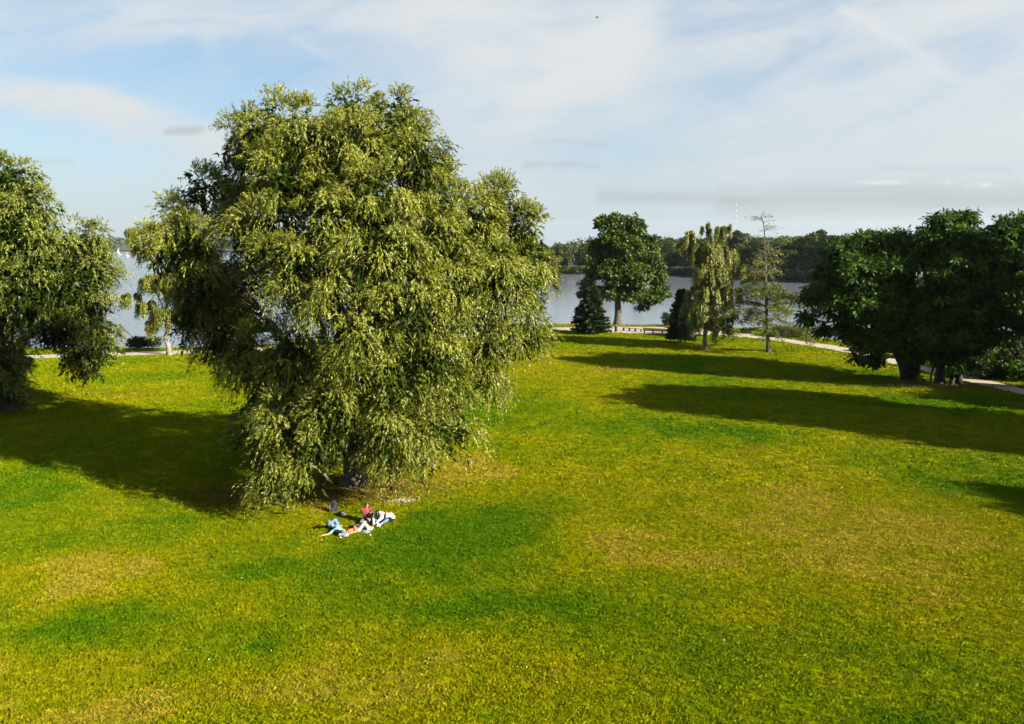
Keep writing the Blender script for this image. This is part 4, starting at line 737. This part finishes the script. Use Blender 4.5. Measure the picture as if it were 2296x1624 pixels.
    return e
def Z(zx, zy, z): return G((1150+zx/5.102)/1.70601, (1880+zy/5.10)/1.70601, z)
def ZY(zx, zy, Y): return D((1150+zx/5.102)/1.70601, (1880+zy/5.10)/1.70601, Y)
def arm3(sh, ha, L1, L2, pole):
    d = ha-sh; l = min(d.length, (L1+L2)*.985); dn = d.normalized(); a = (L1*L1-L2*L2+l*l)/(2*l); h = math.sqrt(max(0, L1*L1-a*a)); pl_ = (pole-dn*pole.dot(dn)).normalized(); return sh+dn*a+pl_*h, sh+dn*l
def fill(J, pole_arm=Vector((0, 0, -1)), L=1.):
    for sx in 'LR':
        if 'el'+sx not in J: J['el'+sx], J['ha'+sx] = arm3(J['sh'+sx], J['ha'+sx], .29*L, .26*L, J.get('poleA'+sx, pole_arm))
        if 'kn'+sx not in J: J['kn'+sx], J['an'+sx] = arm3(J['hip'+sx], J['an'+sx], .43*L, .42*L, J.get('poleK'+sx, Vector((0, 0, 1))))
    return J
ZU = Vector((0, 0, 1))
# A: on his back, teal shirt, arm flung out to the left
hp = Z(695, 700, .12); ax = (Z(735, 792, .14)-hp).normalized(); sd_ = ax.cross(ZU).normalized()   # ax: hip -> head; sd_: his right/left
ch = hp+ax*.42+ZU*.02; nk = hp+ax*.58+ZU*.0; lf_ = sd_ if sd_.x < 0 else -sd_
J = dict(pelvis=hp, waist=hp+ax*.2, chest=ch, neck=nk, head=nk+ax*.14+ZU*.06, shL=hp+ax*.50+lf_*.19, shR=hp+ax*.50-lf_*.19, haL=Z(425, 862, .05), haR=hp+ax*.02-lf_*.22+ZU*.0, hipL=hp+lf_*.09-ax*.03, hipR=hp-lf_*.09-ax*.03,
         knL=Z(556, 592, .46), anL=Z(500, 690, .07), toeL=Z(470, 690, .05), knR=Z(690, 578, .44), anR=Z(610, 600, .44), toeR=Z(588, 560, .56))
for k_, r_ in (('knL', 'hipL'), ('knR', 'hipR')): J[k_] = J[r_]+(J[k_]-J[r_]).normalized()*.43
for k_, r_ in (('anL', 'knL'), ('anR', 'knR')): J[k_] = J[r_]+(J[k_]-J[r_]).normalized()*.41
J['anL'].z = max(J['anL'].z, .06); J['toeL'] = J['anL']+(Vector((-.6, .6, -.15))).normalized()*.16; J['toeL'].z = .045; J['toeR'] = J['anR']+Vector((-.3, .35, .9)).normalized()*.17
person(fill(J), 'person in a teal t-shirt lying on the back, one arm flung out', 'teal', 'jean', 'black', ZU*.9+ax*.1, ax, sleeve=.55)
# B: on her back, orange top, pale jeans, knees up
sh = Z(918, 800, .12); hp = Z(1105, 755, .12); ax = (sh-hp).normalized(); hp = sh-ax*.50; near = ax.cross(ZU).normalized(); near = near if near.y < 0 else -near; nk = sh+ax*.08
J = dict(pelvis=hp, waist=hp+ax*.2, chest=hp+ax*.40+ZU*.01, neck=nk, head=nk+ax*.13+ZU*.09, shL=sh+near*.16, shR=sh-near*.16, haL=hp+ax*.16+near*.05+ZU*.155, haR=hp+ax*.1-near*.24, poleAL=near*1.-ZU*.3-ax*.2, hipL=hp+near*.085-ax*.02, hipR=hp-near*.085-ax*.02,
         anR=hp-ax*.62-near*.02+ZU*.07-ZU*.12, anL=hp-ax*.50+near*.10-ZU*.05)
J['anR'] = Vector((J['anR'].x, J['anR'].y, .07)); J['anL'] = Vector((J['anL'].x, J['anL'].y, .07)); J = fill(J, L=.97)
J['toeR'] = J['anR']-ax*.17; J['toeL'] = J['anL']-ax*.15+near*.05; J['toeR'].z = J['toeL'].z = .04
person(J, 'person in an orange top and pale jeans lying on the back with knees drawn up', 'orange', 'palejean', 'shoew', ZU*.85-ax*.3+near*.1, ax, sleeve=.3, female=True, hairlen=.14)
# C: sitting, red shirt under a dark jacket, one knee up
b0 = Z(1270, 612, 0); fd = Vector((.25, -1, 0)).normalized(); rt = Vector((1, .25, 0)).normalized(); hp = b0+Vector((0, .18, .12))
J = dict(pelvis=hp, waist=hp+ZU*.2+fd*.0, chest=hp+ZU*.42+fd*.06, neck=hp+ZU*.56+fd*.08, head=hp+ZU*.70+fd*.13+rt*.02, shL=hp+ZU*.50-rt*.20+fd*.05, shR=hp+ZU*.50+rt*.20+fd*.05, haL=hp+fd*.36+rt*.06+ZU*.12, haR=hp+fd*.40+rt*.16+ZU*.15, poleAL=-rt*.8-ZU*.6, poleAR=rt*.8-ZU*.3,
         hipL=hp-rt*.10, hipR=hp+rt*.10, anL=hp+fd*.32+rt*.12-ZU*.03, poleKL=-rt*1.+ZU*.12, anR=hp+fd*.30+rt*.20-ZU*.05, back=-fd)
J = fill(J, L=.96); J['anR'].z = .07; J['anL'].z = .07; J['toeR'] = J['anR']+fd*.15+rt*.05; J['toeR'].z = .04; J['toeL'] = J['anL']+rt*.16; J['toeL'].z = .045
person(J, 'seated person with short dark hair, red shirt and dark jacket, looking right', 'redshirt', 'khaki', 'black', Vector((.75, -.62, -.12)), ZU, sleevem='dkjacket', sleeve=.3)
# D: sitting bent forward, white cardigan, long dark hair
b0 = Z(1560, 620, 0); fd = Vector((-.15, -1, 0)).normalized(); rt = Vector((1, -.15, 0)).normalized(); hp = b0+Vector((0, .12, .11))
J = dict(pelvis=hp, waist=hp+ZU*.17+fd*.06, chest=hp+ZU*.33+fd*.17, neck=hp+ZU*.43+fd*.27, head=hp+ZU*.47+fd*.40-rt*.03, shL=hp+ZU*.38-rt*.17+fd*.21, shR=hp+ZU*.38+rt*.17+fd*.21, haL=hp+fd*.50-rt*.20-ZU*.02, haR=hp+fd*.58-rt*.10-ZU*.03, poleAL=-rt-ZU*.2, poleAR=rt-ZU*.2,
         hipL=hp-rt*.09, hipR=hp+rt*.09, anL=hp+fd*.48+rt*.02, anR=hp+fd*.50+rt*.12, poleKL=-rt*.5+ZU*.5, poleKR=rt*.9+ZU*.35, back=-fd*.5+ZU*.6, hairdir=(-ZU*.9-fd*.05))
J = fill(J, L=.93)
for q in 'LR': J['an'+q].z = .07; J['toe'+q] = J['an'+q]+fd*.15; J['toe'+q].z = .04
person(J, 'seated person with long dark hair and a white cardigan bending forward over the grass', 'orange', 'jean', 'shoew', fd*.45-ZU*.9, fd*.9+ZU*.45, sleevem='cardigan', sleeve=.3, female=True, hairlen=.34)
# E: walking on the path behind the willow;  F: crouched at the shore
def standing(p, fd, label, top, legs, shoe, H=1.):
    rt = fd.cross(ZU); hp = p+ZU*.92*H
    J = dict(pelvis=hp, waist=hp+ZU*.2, chest=hp+ZU*.42, neck=hp+ZU*.57, head=hp+ZU*.71, shL=hp+ZU*.50-rt*.19, shR=hp+ZU*.50+rt*.19, haL=hp-ZU*.02-rt*.24+fd*.16, haR=hp-ZU*.02+rt*.24-fd*.1, poleAL=-fd, poleAR=-fd, hipL=hp-rt*.09, hipR=hp+rt*.09, anL=p+ZU*.08-rt*.09+fd*.22, anR=p+ZU*.09+rt*.09-fd*.20, poleKL=fd, poleKR=fd)
    J = fill(J, L=H); J['toeL'] = J['anL']+fd*.15; J['toeR'] = J['anR']+fd*.15; J['toeL'].z = J['toeR'].z = .04; return person(J, label, top, legs, shoe, fd, ZU, sleeve=1.5, vox=.016)
standing(G(464, 784), Vector((-.9, -.4, 0)).normalized(), 'person in dark clothes and white shoes walking beyond the willow, at the far path edge', 'dkjacket', 'dkjacket', 'shoew')
p = G(1283.5, 728.5); hp = p+ZU*.13; fd = Vector((-.3, 1, 0)).normalized(); rt = fd.cross(ZU)
J = dict(pelvis=hp, waist=hp+ZU*.2+fd*.02, chest=hp+ZU*.40+fd*.08, neck=hp+ZU*.54+fd*.12, head=hp+ZU*.67+fd*.16, shL=hp+ZU*.47-rt*.18+fd*.08, shR=hp+ZU*.47+rt*.18+fd*.08, haL=hp+fd*.42+ZU*.25-rt*.06, haR=hp+fd*.42+ZU*.25+rt*.06, poleAL=-rt-ZU*.2, poleAR=rt-ZU*.2, hipL=hp-rt*.09, hipR=hp+rt*.09, anL=hp+fd*.42-rt*.08, anR=hp+fd*.42+rt*.08)
J = fill(J, L=.95)
for q in 'LR': J['an'+q].z = .07; J['toe'+q] = J['an'+q]+fd*.14; J['toe'+q].z = .04
person(J, 'tiny seated person in red at the water edge, left of the bushy conifer', 'redshirt', 'dkjacket', 'black', fd, ZU, sleeve=1.5, vox=.016)

# ------------------------------------------------------------------ belongings on the grass
def lump(name, mt, parent, c, size, seed, rot=0, sub=3, amp=.22, top=.8):
    bm = bmesh.new(); bmesh.ops.create_cube(bm, size=1); bmesh.ops.subdivide_edges(bm, edges=bm.edges, cuts=5, use_grid_fill=True); r = random.Random(seed); ph = [r.uniform(0, 6) for _ in range(6)]
    for v in bm.verts:
        q = v.co.copy(); n_ = q.normalized(); q = q.lerp(n_*.62, .55); k = 1-(1-top)*(q.z+.5); q.x *= k; q.y *= k
        q += n_*amp*.3*(math.sin(q.x*9+ph[0])*math.sin(q.y*8+ph[1])+.6*math.sin(q.z*13+ph[2]+q.x*7)); v.co = Vector((q.x*size[0], q.y*size[1], (q.z+.45)*size[2]))
    bmesh.ops.rotate(bm, verts=bm.verts, matrix=Matrix.Rotation(rot, 3, 'Z')); bmesh.ops.translate(bm, verts=bm.verts, vec=c)
    for v in bm.verts: v.co.z = max(v.co.z, .005)
    return obj(name, from_bm(bm, name), mt, parent)
p = Z(640, 408, 0)+Vector((0, .1, 0)); e = empty('backpack', p); tag(e, 'black backpack standing upright on the grass, behind the people lying down', 'backpack')
lump('bag_body', M['black'], e, p, (.38, .26, .60), 3, .2, top=.62, amp=.08); lump('front_pocket', M['dkjacket'], e, p+Vector((.02, -.13, .02)), (.27, .10, .30), 4, .2, amp=.08)
for s in (-1, 1): tubes('strap', [([p+Vector((s*.08, -.13, .50)), p+Vector((s*.12, -.19, .40)), p+Vector((s*.14, -.20, .2)), p+Vector((s*.15, -.15, .05))], [.011]*4)], M['greycloth'] if s < 0 else M['black'], e, 6)
tubes('strap', [([p+Vector((.10, -.05, .55)), p+Vector((.19, -.1, .35)), p+Vector((.24, -.12, .12)), p+Vector((.28, -.12, .02))], [.012]*4)], M['leg'], e, 6)
p = Z(800, 462, 0); e = empty('bag', p); tag(e, 'small black bag slumped right of the upright backpack', 'bag'); lump('bag_body', M['black'], e, p, (.34, .26, .20), 7, .5, amp=.3); tubes('strap', [([p+Vector((.03, -.06, .16)), p+Vector((.10, -.10, .17)), p+Vector((.16, -.1, .08)), p+Vector((.19, -.1, .02))], [.014]*4)], M['greycloth'], e, 6)
p = Z(830, 885, 0)+Vector((0, .08, 0)); e = empty('bag', p); tag(e, 'grey bag with a black strap under the heads of the two people lying down', 'bag'); lump('bag_body', M['greycloth'], e, p, (.46, .34, .19), 9, -.1, amp=.15, top=.85)
tubes('strap', [([p+Vector((-.02, -.19, .03)), p+Vector((.08, -.17, .12)), p+Vector((.16, -.10, .18)), p+Vector((.22, .02, .12))], [.022]*4)], M['black'], e, 6)
p = Z(1722, 530, 0); e = empty('jacket', p); tag(e, 'rumpled white jacket lying over a dark bag, right of the person in the cardigan', 'jacket'); lump('cloth', M['cardigan'], e, p+Vector((0, 0, .10)), (.42, .30, .17), 12, .15, amp=.35); lump('sleeve', M['cardigan'], e, p+Vector((.20, -.05, .03)), (.20, .22, .14), 14, .5, amp=.3)
p = Z(1790, 585, 0); e = empty('bag', p); tag(e, 'dark bag half under the white jacket, at its right end', 'bag'); lump('bag_body', M['black'], e, p, (.30, .24, .12), 16, -.5, amp=.3); tubes('strap', [([p+Vector((-.05, -.1, .1)), p+Vector((.05, -.14, .06)), p+Vector((.14, -.12, .02))], [.012]*3)], M['leg'], e, 6)
p = Z(1060, 715, 0); tag(lump('cloth', M['maroon'], None, p+Vector((0, .05, 0)), (.42, .22, .12), 19, .1, amp=.35), 'maroon cloth crumpled behind the waist of the person in orange', 'cloth')
p = Z(1245, 800, 0); tag(lump('cloth', M['greycloth'], None, p+Vector((.05, .02, 0)), (.42, .34, .06), 21, -.3, amp=.35), 'light grey cloth spread under the raised knees of the person in orange', 'cloth')
c = Z(1345, 590, 0); th = np.linspace(0, 5.2, 12); pts = [c+Vector((.055*math.cos(t), .02*math.sin(t)-.02, .07+.055*math.sin(t))) for t in th]; V, Fc, _ = tube_arrays(pts, [.013]*12, 6); o = obj('headband', arr_mesh('headband', V, Fc, None, True), M['white']); tag(o, 'white ring-shaped loop beside the hands of the person in red', 'ring')
for k, (zx, zy, lab) in enumerate([(1332, 627, 'small white crumpled scrap in front of the person in red'), (1452, 636, 'small white scrap on the grass between the two seated people'), (1360, 862, 'tiny white scrap in front of the white sneakers of the person in orange'), (785, 912, 'tiny pale scrap in front of the grey bag')]):
    tag(lump('paper_scrap', M['white'], None, Z(zx, zy, 0), (.07, .06, .05), 30+k, k, amp=.4), lab, 'scrap')
# dry leaves, daisies, weeds
n_ = 260; c = np.array(Z(2010, 190, 0)); P = c+RNG.normal(size=(n_, 3))*np.array((.35, .28, 0))+np.array((0, 0, .05)); P2 = np.concatenate([P]); V, Fc = leaves(P2, nrm(sph(n_)*np.array((1, 1, .5))), .10, .05); V[:, 2] = np.maximum(V[:, 2], .02)
tag(obj('dry_leaves', arr_mesh('dry_leaves', V, Fc, RNG.random(n_)), plain('dry_leaf', (.30, .23, .15), .9)), 'pale heap of dry leaves right of the seated people', 'dry leaves', kind='stuff')
parts = []
for px, py, w, d_, k in [(2110, 866, 8, .8, 1500), (795, 1095, 4.5, 2.2, 1100), (560, 1110, 4, 2, 500), (1365, 828, 1.5, .8, 150)]:
    c = np.array(G(px, py)); q = c+RNG.normal(size=(k, 3))*np.array((w*.5, d_*.5, 0))+np.array((0, 0, .05)); parts.append((*leaves(q, nrm(sph(k)*np.array((1, 1, .5))), .14, .08), RNG.random(k)))
V, Fc, T = cat_geo(parts); tag(obj('fallen_leaves', arr_mesh('fallen_leaves', V, Fc, T), plain('fallen_leaf', (.13, .07, .025), .9, .5)), 'brown fallen leaves scattered under the trees', 'fallen leaves', kind='stuff')
n_ = 70; y = RNG.uniform(18, 48, n_); x = RNG.uniform(-.66, .66, n_)*(y+4); P = np.stack([x, y, np.full(n_, .07)], 1); V, Fc = leaves(P, nrm(sph(n_)*np.array((1, 1, .3))), .035, .03)
tag(obj('daisies', arr_mesh('daisies', V, Fc), M['white']), 'white daisies dotted over the lawn', 'daisies', kind='stuff')

# ------------------------------------------------------------------ air
m = bpy.data.materials.new('haze'); m.use_nodes = True; t = m.node_tree; t.nodes.clear(); pv = t.nodes.new('ShaderNodeVolumePrincipled'); pv.inputs['Color'].default_value = (.80, .88, .97, 1); pv.inputs['Density'].default_value = .000035; pv.inputs['Anisotropy'].default_value = .3
mo = t.nodes.new('ShaderNodeOutputMaterial'); t.links.new(pv.outputs[0], mo.inputs['Volume'])
bm = bmesh.new(); box(bm, Vector((0, 4300, 135)), (19400, 10200, 278)); hz_o = obj('haze', from_bm(bm, 'haze', False), m); tag(hz_o, 'thin summer haze over the lake', 'haze', kind='stuff')
